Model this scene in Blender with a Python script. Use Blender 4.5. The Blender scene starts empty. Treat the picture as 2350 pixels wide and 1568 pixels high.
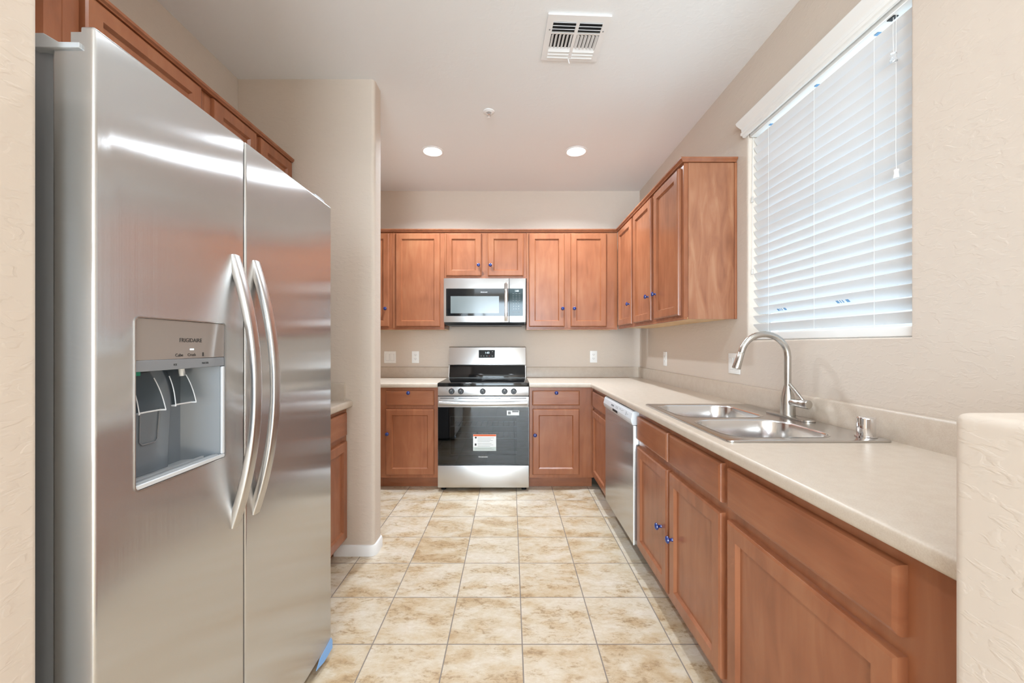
import bpy, bmesh, math, random
from mathutils import Vector, Matrix
random.seed(7)
C = bpy.context.scene
COL = C.collection
PI = math.pi

# ------------------------------------------------------------------ camera
F_PX, VX, VY, EYE = 925.0, 1172.0, 792.0, 1.22
cam_d = bpy.data.cameras.new('camera')
cam = bpy.data.objects.new('camera', cam_d); COL.objects.link(cam)
cam_d.sensor_width = 36.0
cam_d.lens = F_PX * 36.0 / 2350.0
cam_d.shift_x = (1175 - VX) / 2350.0
cam_d.shift_y = (VY - 784) / 2350.0
cam_d.clip_start = 0.02
cam.location = (0, 0, EYE)
cam.rotation_euler = (PI / 2, 0, 0)
C.camera = cam
# ------------------------------------------------------------------ world, exposure, big lights
W = bpy.data.worlds.new('sky'); C.world = W
W.use_nodes = True
bg = W.node_tree.nodes['Background']
bg.inputs[0].default_value = (0.80, 0.91, 1.0, 1)
bg.inputs[1].default_value = 1.35
C.view_settings.view_transform = 'Standard'
C.view_settings.look = 'None'
C.view_settings.exposure = 0.0
C.view_settings.gamma = 1.0
C.view_settings.use_curve_mapping = False
C.cycles.use_denoising = True
C.cycles.max_bounces = 10
C.cycles.diffuse_bounces = 6
C.cycles.glossy_bounces = 5
C.cycles.transmission_bounces = 6
C.cycles.sample_clamp_indirect = 6.0

CEIL = 2.76
def area(name, loc, rot, sx, sy, watts, col=(1, 1, 1), shape='RECTANGLE', spread=PI):
    d = bpy.data.lights.new(name, 'AREA'); d.shape = shape; d.size = sx
    if shape == 'RECTANGLE': d.size_y = sy
    d.energy = watts; d.color = col; d.spread = spread
    o = bpy.data.objects.new(name, d); COL.objects.link(o)
    o.location = loc; o.rotation_euler = rot
    return o
# daylight: the kitchen window, plus an invented patio door and side window for fill
area('patio_fill_light', (-0.8, -5.0, 1.35), (PI/2 + 0.25, 0, 0), 3.6, 2.5, 620, (0.76, 0.88, 1.0))
area('side_fill_light', (-4.35, -2.6, 1.4), (PI/2 + 0.2, 0, -PI/2), 2.4, 2.2, 360, (0.76, 0.88, 1.0))
area('daylight_kitchen', (1.75, 1.75, 1.55), (PI/2 + 0.35, 0, PI/2), 1.1, 1.5, 14, (0.70, 0.86, 1.0))

# ------------------------------------------------------------------ mesh helpers
class MB:
    def __init__(s): s.bm = bmesh.new()
    def _merge(s, b):
        me = bpy.data.meshes.new('t'); b.to_mesh(me); b.free(); s.bm.from_mesh(me); bpy.data.meshes.remove(me); return s
    def box(s, x0, x1, y0, y1, z0, z1, bev=0, seg=2):
        b = bmesh.new()
        v = [b.verts.new((x, y, z)) for x in (x0, x1) for y in (y0, y1) for z in (z0, z1)]
        for f in ((0,1,3,2),(4,6,7,5),(0,4,5,1),(2,3,7,6),(0,2,6,4),(1,5,7,3)): b.faces.new([v[i] for i in f])
        bmesh.ops.recalc_face_normals(b, faces=b.faces)
        if bev: bmesh.ops.bevel(b, geom=list(b.edges), offset=bev, segments=seg, profile=0.6, affect='EDGES')
        return s._merge(b)
    def prism(s, poly, axis, a0, a1, bev=0, seg=2, which=None):
        """polygon extruded along axis; poly in the two other axes in xyz order"""
        b = bmesh.new()
        def P(p, a):
            q = list(p); q.insert('xyz'.index(axis), a); return q
        r0 = [b.verts.new(P(p, a0)) for p in poly]; r1 = [b.verts.new(P(p, a1)) for p in poly]
        n = len(poly)
        b.faces.new(r0); b.faces.new(r1[::-1])
        for i in range(n): b.faces.new((r0[i], r0[(i+1) % n], r1[(i+1) % n], r1[i]))
        bmesh.ops.recalc_face_normals(b, faces=b.faces)
        if bev:
            es = [e for e in b.edges if which is None or which(e)]
            bmesh.ops.bevel(b, geom=es, offset=bev, segments=seg, profile=0.6, affect='EDGES')
        return s._merge(b)
    def tube(s, pts, r, n=14, closed=False, flat=None):
        """round tube through pts; r number or list; flat=(w,t,up) gives a rounded-rect section"""
        pts = [Vector(p) for p in pts]; m = len(pts)
        R = r if isinstance(r, (list, tuple)) else [r] * m
        rings = []
        ref = None
        for i, p in enumerate(pts):
            t = (pts[min(i+1, m-1)] - pts[max(i-1, 0)]).normalized()
            if ref is None:
                ref = Vector((0, 0, 1)) if abs(t.z) < 0.9 else Vector((0, 1, 0))
                if flat: ref = Vector(flat)
            u = (ref - t * ref.dot(t)).normalized(); v = t.cross(u)
            ref = u
            ring = []
            for k in range(n):
                a = 2 * PI * k / n
                cu, cv = math.cos(a), math.sin(a)
                if flat:
                    e = 0.45
                    cu = math.copysign(abs(cu) ** e, cu); cv = math.copysign(abs(cv) ** e, cv)
                    ring.append(s.bm.verts.new(p + u * cu * R[i][0] + v * cv * R[i][1]))
                else:
                    ring.append(s.bm.verts.new(p + (u * cu + v * cv) * R[i]))
            rings.append(ring)
        for a, b in zip(rings, rings[1:]):
            for k in range(n): s.bm.faces.new((a[k], a[(k+1) % n], b[(k+1) % n], b[k]))
        s.bm.faces.new(rings[0][::-1]); s.bm.faces.new(rings[-1])
        return s
    def lathe(s, prof, c=(0, 0, 0), axis=(0, 0, 1), n=28):
        """prof: (radius, height along axis)"""
        ax = Vector(axis).normalized(); c = Vector(c)
        u = ax.orthogonal().normalized(); v = ax.cross(u)
        rings = []
        for r, h in prof:
            if r < 1e-6: rings.append([s.bm.verts.new(c + ax * h)])
            else: rings.append([s.bm.verts.new(c + ax * h + (u * math.cos(2*PI*k/n) + v * math.sin(2*PI*k/n)) * r) for k in range(n)])
        for a, b in zip(rings, rings[1:]):
            for k in range(n):
                k2 = (k + 1) % n
                if len(a) == 1 and len(b) == 1: continue
                if len(a) == 1: s.bm.faces.new((a[0], b[k2], b[k]))
                elif len(b) == 1: s.bm.faces.new((a[k], a[k2], b[0]))
                else: s.bm.faces.new((a[k], a[k2], b[k2], b[k]))
        for e in (rings[0], rings[-1]):
            if len(e) > 1: s.bm.faces.new(e)
        bmesh.ops.recalc_face_normals(s.bm, faces=s.bm.faces)
        return s
    def sweep(s, path, prof, closed_prof=True):
        """path: xy polyline (outward = right-hand side of travel); prof: (out, z)"""
        path = [Vector(p) for p in path]; n = len(path); rings = []
        for i, p in enumerate(path):
            ns = []
            for a, b in ((i-1, i), (i, i+1)):
                if a >= 0 and b < n:
                    d = (path[b] - path[a]).normalized(); ns.append(Vector((d.y, -d.x)))
            m = ns[0] if len(ns) == 1 else (ns[0] + ns[1]) / (1 + ns[0].dot(ns[1]))
            rings.append([s.bm.verts.new((p.x + m.x * o, p.y + m.y * o, z)) for o, z in prof])
        k = len(prof)
        for a, b in zip(rings, rings[1:]):
            for j in range(k): s.bm.faces.new((a[j], a[(j+1) % k], b[(j+1) % k], b[j]))
        s.bm.faces.new(rings[0]); s.bm.faces.new(rings[-1][::-1])
        bmesh.ops.recalc_face_normals(s.bm, faces=s.bm.faces)
        return s
    def xform(s, M): s.bm.transform(M); return s
    def build(s, name, m, parent=None, ang=38, M=None):
        if M is not None: s.bm.transform(M)
        me = bpy.data.meshes.new(name)
        s.bm.to_mesh(me); s.bm.free()
        me.polygons.foreach_set('use_smooth', [True] * len(me.polygons))
        me.set_sharp_from_angle(angle=math.radians(ang))
        me.materials.append(m)
        o = bpy.data.objects.new(name, me); COL.objects.link(o)
        if parent is not None: o.parent = parent
        return o

def tag(o, label=None, cat=None, group=None, kind=None):
    if label: o['label'] = label
    if cat: o['category'] = cat
    if group: o['group'] = group
    if kind: o['kind'] = kind
    return o
class T:
    """a thing: an Empty at its base; parts are built in world coordinates (p) or in its own frame (lp)"""
    def __init__(s, name, label, cat, loc, rz=0, group=None):
        e = bpy.data.objects.new(name, None); COL.objects.link(e)
        e.empty_display_size = 0.05
        e.location = loc; e.rotation_euler = (0, 0, rz)
        s.e = tag(e, label, cat, group)
        s.inv = (Matrix.Translation(loc) @ Matrix.Rotation(rz, 4, 'Z')).inverted()
    def p(s, mb, name, m, parent=None, ang=38): return mb.build(name, m, parent or s.e, ang, s.inv)
    def lp(s, mb, name, m, parent=None, ang=38): return mb.build(name, m, parent or s.e, ang)
def struct(mb, name, m, ang=38):
    return tag(mb.build(name, m, None, ang), kind='structure')
def cut(o, cutter):
    """boolean difference, baked into o's mesh; the cutter is removed"""
    md = o.modifiers.new('b', 'BOOLEAN'); md.operation = 'DIFFERENCE'; md.object = cutter; md.solver = 'EXACT'
    bpy.context.view_layer.update()
    dg = bpy.context.evaluated_depsgraph_get()
    me = bpy.data.meshes.new_from_object(o.evaluated_get(dg))
    o.modifiers.clear(); old = o.data; o.data = me; me.name = old.name
    bpy.data.objects.remove(cutter, do_unlink=True)
    me.polygons.foreach_set('use_smooth', [True] * len(me.polygons))
    me.set_sharp_from_angle(angle=math.radians(38))
def text_obj(body, name, m, size, loc, rot, parent=None, thing=None, align='CENTER', ext=0.0004):
    cu = bpy.data.curves.new(name, 'FONT'); cu.body = body; cu.size = size; cu.align_x = align; cu.align_y = 'CENTER'
    cu.extrude = ext; cu.resolution_u = 2
    t = bpy.data.objects.new(name, cu); COL.objects.link(t)
    bpy.context.view_layer.update()
    dg = bpy.context.evaluated_depsgraph_get()
    me = bpy.data.meshes.new_from_object(t.evaluated_get(dg)); me.name = name
    bpy.data.objects.remove(t, do_unlink=True)
    M = Matrix.Translation(loc) @ Matrix.Rotation(rot[2], 4, 'Z') @ Matrix.Rotation(rot[0], 4, 'X')
    if thing: M = thing.inv @ M
    me.transform(M); me.materials.clear(); me.materials.append(m)
    o = bpy.data.objects.new(name, me); COL.objects.link(o)
    if parent is not None: o.parent = parent
    elif thing: o.parent = thing.e
    return o

# ------------------------------------------------------------------ materials
def srgb(r, g, b):
    f = lambda c: (c/255/12.92) if c/255 <= 0.04045 else ((c/255 + 0.055)/1.055) ** 2.4
    return (f(r), f(g), f(b), 1)
def mat(name, col, rough=0.5, metal=0.0, spec=0.5, aniso=0, arot=0, coat=0, emit=None, estr=0, trans=0, ior=1.5):
    m = bpy.data.materials.new(name); m.use_nodes = True
    p = m.node_tree.nodes['Principled BSDF']
    p.inputs['Base Color'].default_value = col
    p.inputs['Roughness'].default_value = rough
    p.inputs['Metallic'].default_value = metal
    p.inputs['Specular IOR Level'].default_value = spec
    p.inputs['IOR'].default_value = ior
    p.inputs['Coat Weight'].default_value = coat
    p.inputs['Transmission Weight'].default_value = trans
    if aniso:
        p.inputs['Anisotropic'].default_value = aniso; p.inputs['Anisotropic Rotation'].default_value = arot
        tn = m.node_tree.nodes.new('ShaderNodeTangent'); tn.direction_type = 'RADIAL'; tn.axis = 'Z'
        m.node_tree.links.new(tn.outputs[0], p.inputs['Tangent'])
    if emit:
        p.inputs['Emission Color'].default_value = emit; p.inputs['Emission Strength'].default_value = estr
    return m
class N:
    def __init__(s, m): s.t = m.node_tree; s.p = s.t.nodes['Principled BSDF']
    def n(s, typ, **kw):
        x = s.t.nodes.new('ShaderNode' + typ)
        for k, v in kw.items(): setattr(x, k, v)
        return x
    def l(s, a, b): s.t.links.new(a, b)
    def math(s, op, a, b=None):
        x = s.n('Math', operation=op)
        for i, v in enumerate((a, b)):
            if v is None: continue
            if hasattr(v, 'is_output'): s.l(v, x.inputs[i])
            else: x.inputs[i].default_value = v
        return x.outputs[0]
    def ramp(s, fac, stops):
        r = s.n('ValToRGB'); e = r.color_ramp.elements
        e[0].position, e[0].color = stops[0]; e[1].position, e[1].color = stops[-1]
        for pos, c in stops[1:-1]:
            k = e.new(pos); k.color = c
        s.l(fac, r.inputs[0]); return r.outputs[0]
    def mix(s, fac, a, b, typ='MIX'):
        x = s.n('Mix', data_type='RGBA', blend_type=typ)
        for sock, v in ((x.inputs[0], fac), (x.inputs[6], a), (x.inputs[7], b)):
            if hasattr(v, 'is_output'): s.l(v, sock)
            else: sock.default_value = v
        return x.outputs[2]

def wood(name, a, b, c, horiz=False, figure=0.5, rough=0.27):
    m = mat(name, a, rough, spec=0.45); k = N(m)
    tc = k.n('TexCoord'); oi = k.n('ObjectInfo')
    add = k.n('VectorMath', operation='ADD')
    sc = k.n('VectorMath', operation='SCALE'); k.l(oi.outputs['Random'], sc.inputs[3]); sc.inputs[0].default_value = (37, 19, 53)
    k.l(tc.outputs['Object'], add.inputs[0]); k.l(sc.outputs[0], add.inputs[1])
    mp = k.n('Mapping'); mp.inputs['Scale'].default_value = (1.6, 9, 9) if horiz else (9, 9, 1.6)
    k.l(add.outputs[0], mp.inputs[0])
    n1 = k.n('TexNoise'); n1.inputs['Scale'].default_value = 2.2; n1.inputs['Detail'].default_value = 7; n1.inputs['Distortion'].default_value = 0.8
    k.l(mp.outputs[0], n1.inputs[0])
    n2 = k.n('TexNoise'); n2.inputs['Scale'].default_value = 4.0; n2.inputs['Detail'].default_value = 2
    k.l(add.outputs[0], n2.inputs[0])
    f = k.math('ADD', k.math('MULTIPLY', n1.outputs[0], figure), k.math('MULTIPLY', n2.outputs[0], 1 - figure))
    col = k.ramp(f, [(0.30, c), (0.5, a), (0.70, b)])
    n3 = k.n('TexNoise'); n3.inputs['Scale'].default_value = 30; n3.inputs['Detail'].default_value = 4
    mp3 = k.n('Mapping'); mp3.inputs['Scale'].default_value = (0.25, 4, 4) if horiz else (4, 4, 0.25)
    k.l(add.outputs[0], mp3.inputs[0]); k.l(mp3.outputs[0], n3.inputs[0])
    col = k.mix(k.math('MULTIPLY', n3.outputs[0], 0.16), col, c)
    k.l(col, k.p.inputs['Base Color'])
    bp = k.n('Bump'); bp.inputs['Strength'].default_value = 0.04; bp.inputs['Distance'].default_value = 0.002
    k.l(n3.outputs[0], bp.inputs['Height']); k.l(bp.outputs[0], k.p.inputs['Normal'])
    return m
def plaster(name, col, bump=0.35):
    m = mat(name, col, 0.75, spec=0.25); k = N(m)
    tc = k.n('TexCoord')
    n1 = k.n('TexNoise'); n1.inputs['Scale'].default_value = 26; n1.inputs['Detail'].default_value = 3; n1.inputs['Distortion'].default_value = 0.6
    mp = k.n('Mapping'); mp.inputs['Scale'].default_value = (1, 1, 2.2)
    k.l(tc.outputs['Object'], mp.inputs[0]); k.l(mp.outputs[0], n1.inputs[0])
    r = k.ramp(n1.outputs[0], [(0.50, (0, 0, 0, 1)), (0.60, (1, 1, 1, 1))])
    n2 = k.n('TexNoise'); n2.inputs['Scale'].default_value = 90; n2.inputs['Detail'].default_value = 2
    k.l(tc.outputs['Object'], n2.inputs[0])
    h = k.math('ADD', r, k.math('MULTIPLY', n2.outputs[0], 0.15))
    bp = k.n('Bump'); bp.inputs['Strength'].default_value = bump; bp.inputs['Distance'].default_value = 0.0015
    k.l(h, bp.inputs['Height']); k.l(bp.outputs[0], k.p.inputs['Normal'])
    return m
def laminate(name, a, b):
    m = mat(name, a, 0.32, spec=0.5); k = N(m); tc = k.n('TexCoord')
    n1 = k.n('TexNoise'); n1.inputs['Scale'].default_value = 320; n1.inputs['Detail'].default_value = 3
    n2 = k.n('TexNoise'); n2.inputs['Scale'].default_value = 30; n2.inputs['Detail'].default_value = 2
    k.l(tc.outputs['Object'], n1.inputs[0]); k.l(tc.outputs['Object'], n2.inputs[0])
    f = k.math('ADD', k.math('MULTIPLY', n1.outputs[0], 0.6), k.math('MULTIPLY', n2.outputs[0], 0.4))
    k.l(k.ramp(f, [(0.38, b), (0.6, a)]), k.p.inputs['Base Color'])
    return m
def tiles(name):
    TS, OX, OY, G = 0.3052, 0.047, 1.6427, 0.0025
    m = mat(name, (1, 1, 1, 1), 0.35, spec=0.5); k = N(m); tc = k.n('TexCoord')
    sx = k.n('SeparateXYZ'); k.l(tc.outputs['Object'], sx.inputs[0])
    u = k.math('DIVIDE', k.math('SUBTRACT', sx.outputs[0], OX), TS); v = k.math('DIVIDE', k.math('SUBTRACT', sx.outputs[1], OY), TS)
    iu, iv = k.math('FLOOR', u), k.math('FLOOR', v); fu, fv = k.math('FRACT', u), k.math('FRACT', v)
    edge = lambda f: k.math('MINIMUM', f, k.math('SUBTRACT', 1.0, f))
    d = k.math('MULTIPLY', k.math('MINIMUM', edge(fu), edge(fv)), TS)
    tilem = k.ramp(k.math('DIVIDE', d, 0.01), [(G*100*0.75, (0, 0, 0, 1)), (G*100*1.1, (1, 1, 1, 1))])
    cid = k.n('CombineXYZ'); k.l(iu, cid.inputs[0]); k.l(iv, cid.inputs[1])
    wn = k.n('TexWhiteNoise', noise_dimensions='3D'); k.l(cid.outputs[0], wn.inputs[0])
    off = k.n('VectorMath', operation='SCALE'); k.l(wn.outputs['Color'], off.inputs[0]); off.inputs[3].default_value = 40
    pos = k.n('VectorMath', operation='ADD'); k.l(tc.outputs['Object'], pos.inputs[0]); k.l(off.outputs[0], pos.inputs[1])
    def noise(scale, det, dist, rough=0.55, st=(1, 1.5, 1)):
        mp = k.n('Mapping'); mp.inputs['Scale'].default_value = st; k.l(pos.outputs[0], mp.inputs[0])
        n = k.n('TexNoise'); n.inputs['Scale'].default_value = scale; n.inputs['Detail'].default_value = det
        n.inputs['Distortion'].default_value = dist; n.inputs['Roughness'].default_value = rough
        k.l(mp.outputs[0], n.inputs[0]); return n.outputs[0]
    big = noise(5.5, 6, 0.25, 0.6, (1, 1.7, 1)); fine = noise(34, 10, 0.5, 0.72, (1, 1.8, 1)); vein = noise(10, 5, 1.6, 0.55); mask = noise(9, 4, 0.4)
    tint = k.math('MULTIPLY', k.math('SUBTRACT', wn.outputs['Value'], 0.5), 0.10)
    col = k.ramp(k.math('ADD', big, tint), [(0.32, srgb(178, 151, 116)), (0.42, srgb(193, 172, 142)), (0.52, srgb(203, 189, 167)), (0.66, srgb(210, 199, 183))])
    patch = k.ramp(k.math('ADD', k.math('MULTIPLY', big, 0.6), k.math('MULTIPLY', mask, 0.4)), [(0.42, (1, 1, 1, 1)), (0.52, (0, 0, 0, 1))])
    fleck = k.ramp(fine, [(0.40, (1, 1, 1, 1)), (0.50, (0, 0, 0, 1))])
    col = k.mix(k.math('MULTIPLY', k.math('MULTIPLY', patch, fleck), 0.85), col, srgb(134, 106, 74))
    soft = k.ramp(fine, [(0.38, (1, 1, 1, 1)), (0.56, (0, 0, 0, 1))])
    col = k.mix(k.math('MULTIPLY', soft, 0.34), col, srgb(180, 152, 114))
    col = k.mix(k.math('MULTIPLY', k.ramp(vein, [(0.495, (0, 0, 0, 1)), (0.505, (1, 1, 1, 1)), (0.515, (0, 0, 0, 1))]), 0.18), col, srgb(238, 230, 216))
    col = k.mix(tilem, srgb(132, 121, 112), col)
    k.l(col, k.p.inputs['Base Color'])
    k.l(k.math('SUBTRACT', 0.75, k.math('MULTIPLY', tilem, 0.42)), k.p.inputs['Roughness'])
    bp = k.n('Bump'); bp.inputs['Strength'].default_value = 0.5; bp.inputs['Distance'].default_value = 0.002
    k.l(k.math('ADD', tilem, k.math('MULTIPLY', fine, 0.12)), bp.inputs['Height']); k.l(bp.outputs[0], k.p.inputs['Normal'])
    return m

M_WALL = plaster('beige_wall_paint', srgb(208, 195, 182), 0.28)
M_CEIL = plaster('white_ceiling_paint', srgb(236, 237, 238), 0.12)
M_TILE = tiles('mottled_floor_tile')
WA, WB, WC = srgb(148, 91, 61), srgb(161, 106, 74), srgb(130, 77, 50)
M_WOOD = wood('stained_maple', WA, WB, WC)
M_WOODH = wood('stained_maple_drawer', WA, WB, WC, True)
M_SIDE = wood('figured_maple_panel', srgb(154, 102, 73), srgb(174, 126, 95), srgb(126, 78, 54), figure=0.75)
M_RAW = wood('pale_cabinet_underside', srgb(222, 184, 130), srgb(230, 196, 146), srgb(205, 164, 110))
M_LAM = laminate('beige_laminate', srgb(199, 186, 171), srgb(190, 175, 159))
M_KNOB = mat('blue_knob', srgb(17, 42, 108), 0.22, spec=0.6, coat=0.4)
M_STEEL = mat('brushed_stainless', (0.57, 0.565, 0.56, 1), 0.165, 0.83, aniso=1.0, arot=0.0)
def brush(m, s_):
    """vertical brushing: each fine upright line leans the surface a little sideways (the doors face +x or -x)"""
    k = N(m); tc = k.n('TexCoord'); sx = k.n('SeparateXYZ'); k.l(tc.outputs['Object'], sx.inputs[0])
    w = k.n('TexWhiteNoise', noise_dimensions='1D'); k.l(k.math('FLOOR', k.math('MULTIPLY', sx.outputs[1], 150000.0)), w.inputs['W'])
    c = k.n('CombineXYZ'); k.l(k.math('MULTIPLY', k.math('SUBTRACT', w.outputs['Value'], 0.5), s_), c.inputs[1])
    g = k.n('NewGeometry'); a = k.n('VectorMath', operation='ADD'); k.l(g.outputs['Normal'], a.inputs[0]); k.l(c.outputs[0], a.inputs[1])
    nn = k.n('VectorMath', operation='NORMALIZE'); k.l(a.outputs[0], nn.inputs[0]); k.l(nn.outputs[0], k.p.inputs['Normal'])
brush(M_STEEL, 0.30)
M_STEELH = mat('brushed_stainless_soft', (0.58, 0.57, 0.56, 1), 0.30, 1.0)
M_SINK = mat('satin_sink_steel', (0.62, 0.61, 0.60, 1), 0.22, 1.0)
M_BOWL = mat('sink_steel_reflection_bright', (0.74, 0.74, 0.745, 1), 0.20, 1.0)  # sink steel made lighter: the bowls' cool reflections put into the colour
M_NICK = mat('brushed_nickel', (0.56, 0.54, 0.51, 1), 0.24, 1.0)
M_CHROME = mat('chrome', (0.80, 0.80, 0.82, 1), 0.06, 1.0)
M_BLKG = mat('black_glass', (0.006, 0.007, 0.008, 1), 0.05, spec=0.5, ior=1.5)
M_DISP = mat('black_display', (0.006, 0.007, 0.008, 1), 0.12, spec=0.15)
M_BLK = mat('black_plastic', (0.012, 0.012, 0.013, 1), 0.35)
M_GREY = mat('grey_appliance_paint', srgb(128, 131, 136), 0.35, spec=0.5)
M_GREYL = mat('light_grey_plastic', srgb(176, 180, 184), 0.3)
M_SILV = mat('silver_plastic', srgb(205, 207, 210), 0.35, spec=0.5)
M_TAUPE = mat('taupe_gloss_panel', srgb(142, 133, 128), 0.12, spec=0.6)
M_CAVITY = mat('grey_dispenser_plastic', srgb(114, 122, 130), 0.2, spec=0.5)
M_WHITE = mat('white_plastic', srgb(238, 238, 236), 0.35)
M_TRIM = mat('white_trim_paint', srgb(236, 236, 236), 0.4)
M_BLIND = mat('white_faux_wood_slat', srgb(228, 230, 232), 0.4)
M_CORD = mat('white_cord', srgb(225, 225, 222), 0.7)
M_DARK = mat('dark_void', (0.01, 0.01, 0.011, 1), 0.6)
M_INK = mat('dark_print', (0.02, 0.02, 0.02, 1), 0.5)
M_INKG = mat('grey_print', srgb(120, 122, 124), 0.5)
M_WINK = mat('white_print', srgb(235, 235, 235), 0.5)
M_LED = mat('lit_display_digits', (0.8, 0.95, 1, 1), 0.5, emit=(0.75, 0.92, 1, 1), estr=1.2)
M_LENS = mat('lit_lamp_lens', (1, 1, 1, 1), 0.5, emit=(1, 0.97, 0.92, 1), estr=14)
M_PAPER = mat('white_sticker_paper', srgb(232, 234, 234), 0.5)
M_PAPERG = mat('grey_green_print_band', srgb(196, 206, 202), 0.5)
M_ORANGE = mat('orange_print_band', srgb(214, 96, 44), 0.5)
M_RED = mat('red_mark', srgb(190, 40, 35), 0.4)
M_FILM = mat('blue_protective_film', srgb(120, 165, 215), 0.25, spec=0.6)
M_BLUEINK = mat('blue_sticker_print', srgb(96, 146, 188), 0.5)
M_GAP = mat('grey_gap', srgb(190, 191, 192), 0.5)
M_CLEAR = mat('clear_acrylic', (0.95, 0.96, 0.97, 1), 0.05, trans=0.9, ior=1.45)
M_GREEN = mat('green_plastic', srgb(10, 130, 105), 0.4)
M_GROUND = mat('patio_concrete', srgb(215, 215, 210), 0.8)
def glass_pane(name, tint, ior=1.45, rough=0.02):
    m = bpy.data.materials.new(name); m.use_nodes = True; nt = m.node_tree
    for x in list(nt.nodes):
        if x.type != 'OUTPUT_MATERIAL': nt.nodes.remove(x)
    out = [x for x in nt.nodes if x.type == 'OUTPUT_MATERIAL'][0]
    tr = nt.nodes.new('ShaderNodeBsdfTransparent'); tr.inputs[0].default_value = tint
    gl = nt.nodes.new('ShaderNodeBsdfGlossy'); gl.inputs['Roughness'].default_value = rough
    fr = nt.nodes.new('ShaderNodeFresnel'); fr.inputs[0].default_value = ior
    mx = nt.nodes.new('ShaderNodeMixShader')
    # only the outer faces mirror (the ray goes straight on inside the thin pane)
    ge = nt.nodes.new('ShaderNodeNewGeometry'); m1 = nt.nodes.new('ShaderNodeMath'); m1.operation = 'SUBTRACT'; m1.inputs[0].default_value = 1.0
    m2 = nt.nodes.new('ShaderNodeMath'); m2.operation = 'MULTIPLY'
    nt.links.new(ge.outputs['Backfacing'], m1.inputs[1]); nt.links.new(m1.outputs[0], m2.inputs[0]); nt.links.new(fr.outputs[0], m2.inputs[1])
    nt.links.new(m2.outputs[0], mx.inputs[0]); nt.links.new(tr.outputs[0], mx.inputs[1]); nt.links.new(gl.outputs[0], mx.inputs[2])
    nt.links.new(mx.outputs[0], out.inputs[0]); return m
M_PANE = glass_pane('window_glass', (0.95, 0.97, 0.97, 1))
M_OVENG = glass_pane('tinted_oven_glass', (0.42, 0.43, 0.44, 1), 1.72)
M_SMOKE = glass_pane('smoky_clear_plastic', (0.75, 0.78, 0.80, 1), 1.4, 0.10)

# ------------------------------------------------------------------ the room
XR, XL, YB = 1.29, -1.58, 4.03
XN, YN = -0.757, 0.645          # wall beside the refrigerator alcove
SY0, SY1, SX = 2.335, 2.465, -0.79   # stub wall that closes the alcove
struct(MB().box(-4.2, 1.45, -4.8, 4.2, -0.08, 0), 'floor', M_TILE)
struct(MB().box(-4.2, 1.45, -4.8, 4.2, CEIL, CEIL + 0.1), 'ceiling', M_CEIL)
struct(MB().box(XL - 0.12, 1.45, YB, YB + 0.12, 0, CEIL), 'wall_back', M_WALL)
struct(MB().box(XL - 0.12, XL, YN, YB, 0, CEIL), 'wall_left', M_WALL)
WY0, WY1, WZ0, WZ1 = 1.305, 2.193, 1.246, 2.40
wr = struct(MB().box(XR, XR + 0.15, -4.7, YB, 0, CEIL), 'wall_right', M_WALL)
cut(wr, MB().box(XR - 0.1, XR + 0.3, WY0, WY1, WZ0, WZ1).build('cutter', M_WALL))
b = bmesh.new(); b.from_mesh(wr.data)
es = [e for e in b.edges if all(abs(v.co.x - XR) < 1e-4 and WY0 - 1e-3 < v.co.y < WY1 + 1e-3 and WZ0 - 1e-3 < v.co.z < WZ1 + 1e-3 for v in e.verts) and e.is_boundary is False
      and (abs(e.verts[0].co.y - e.verts[1].co.y) > 0.5 or abs(e.verts[0].co.z - e.verts[1].co.z) > 0.5)]
bmesh.ops.bevel(b, geom=es, offset=0.016, segments=5, profile=0.5, affect='EDGES')
b.to_mesh(wr.data); b.free()
wr.data.polygons.foreach_set('use_smooth', [True] * len(wr.data.polygons)); wr.data.set_sharp_from_angle(angle=math.radians(38))
vert_end = lambda xs: (lambda e: abs(e.verts[0].co.z - e.verts[1].co.z) > 0.5 and abs(e.verts[0].co.x - xs) < 1e-4)
struct(MB().prism([(XL + 0.001, SY0), (SX, SY0), (SX, SY1), (XL + 0.001, SY1)], 'z', 0, CEIL, 0.026, 6, vert_end(SX)), 'wall_alcove_end', M_WALL)
struct(MB().prism([(-1.70, -1.0), (XN, -1.0), (XN, YN), (-1.70, YN)], 'z', 0, CEIL, 0.008, 4, vert_end(XN)), 'wall_near_left', M_WALL)
# low wall at the end of the counter
PX, PY0, PY1, PZ = 0.6425, 0.40, 0.588, 1.123
struct(MB().box(PX, XR - 0.001, PY0, PY1, 0, PZ, 0.016, 5), 'wall_near_right', M_WALL)
# living area behind the camera; its glazing is invented to supply daylight and reflections
struct(MB().box(-4.2, -4.08, -4.7, -0.99, 0, 0.3).box(-4.2, -4.08, -4.7, -0.99, 2.5, CEIL).box(-4.2, -4.08, -4.7, -3.8, 0.3, 2.5).box(-4.2, -4.08, -1.4, -0.99, 0.3, 2.5), 'wall_far_left', M_WALL)
struct(MB().box(-4.2, -1.70, -1.0, -0.88, 0, CEIL), 'wall_side', M_WALL)
struct(MB().box(-4.2, -2.5, -4.8, -4.68, 0, CEIL).box(0.9, XR, -4.8, -4.68, 0, CEIL).box(-2.5, 0.9, -4.8, -4.68, 2.58, CEIL), 'wall_rear', M_WALL)
struct(MB().box(-30, 30, -30, -4.82, -0.2, -0.1).box(1.5, 30, -4.8, 30, -0.2, -0.1).box(-30, -4.3, -4.8, 30, -0.2, -0.1), 'ground', M_GROUND)
d1 = bpy.data.objects.new('door_1', None); COL.objects.link(d1); d1.location = (-0.8, -4.74, 0); tag(d1, kind='structure')  # patio door, invented as a daylight opening
iv = Matrix.Translation((0.8, 4.74, 0))
fr = MB().box(-2.5, 0.9, -4.78, -4.70, 0, 0.06).box(-2.5, 0.9, -4.78, -4.70, 2.52, 2.58)
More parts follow.
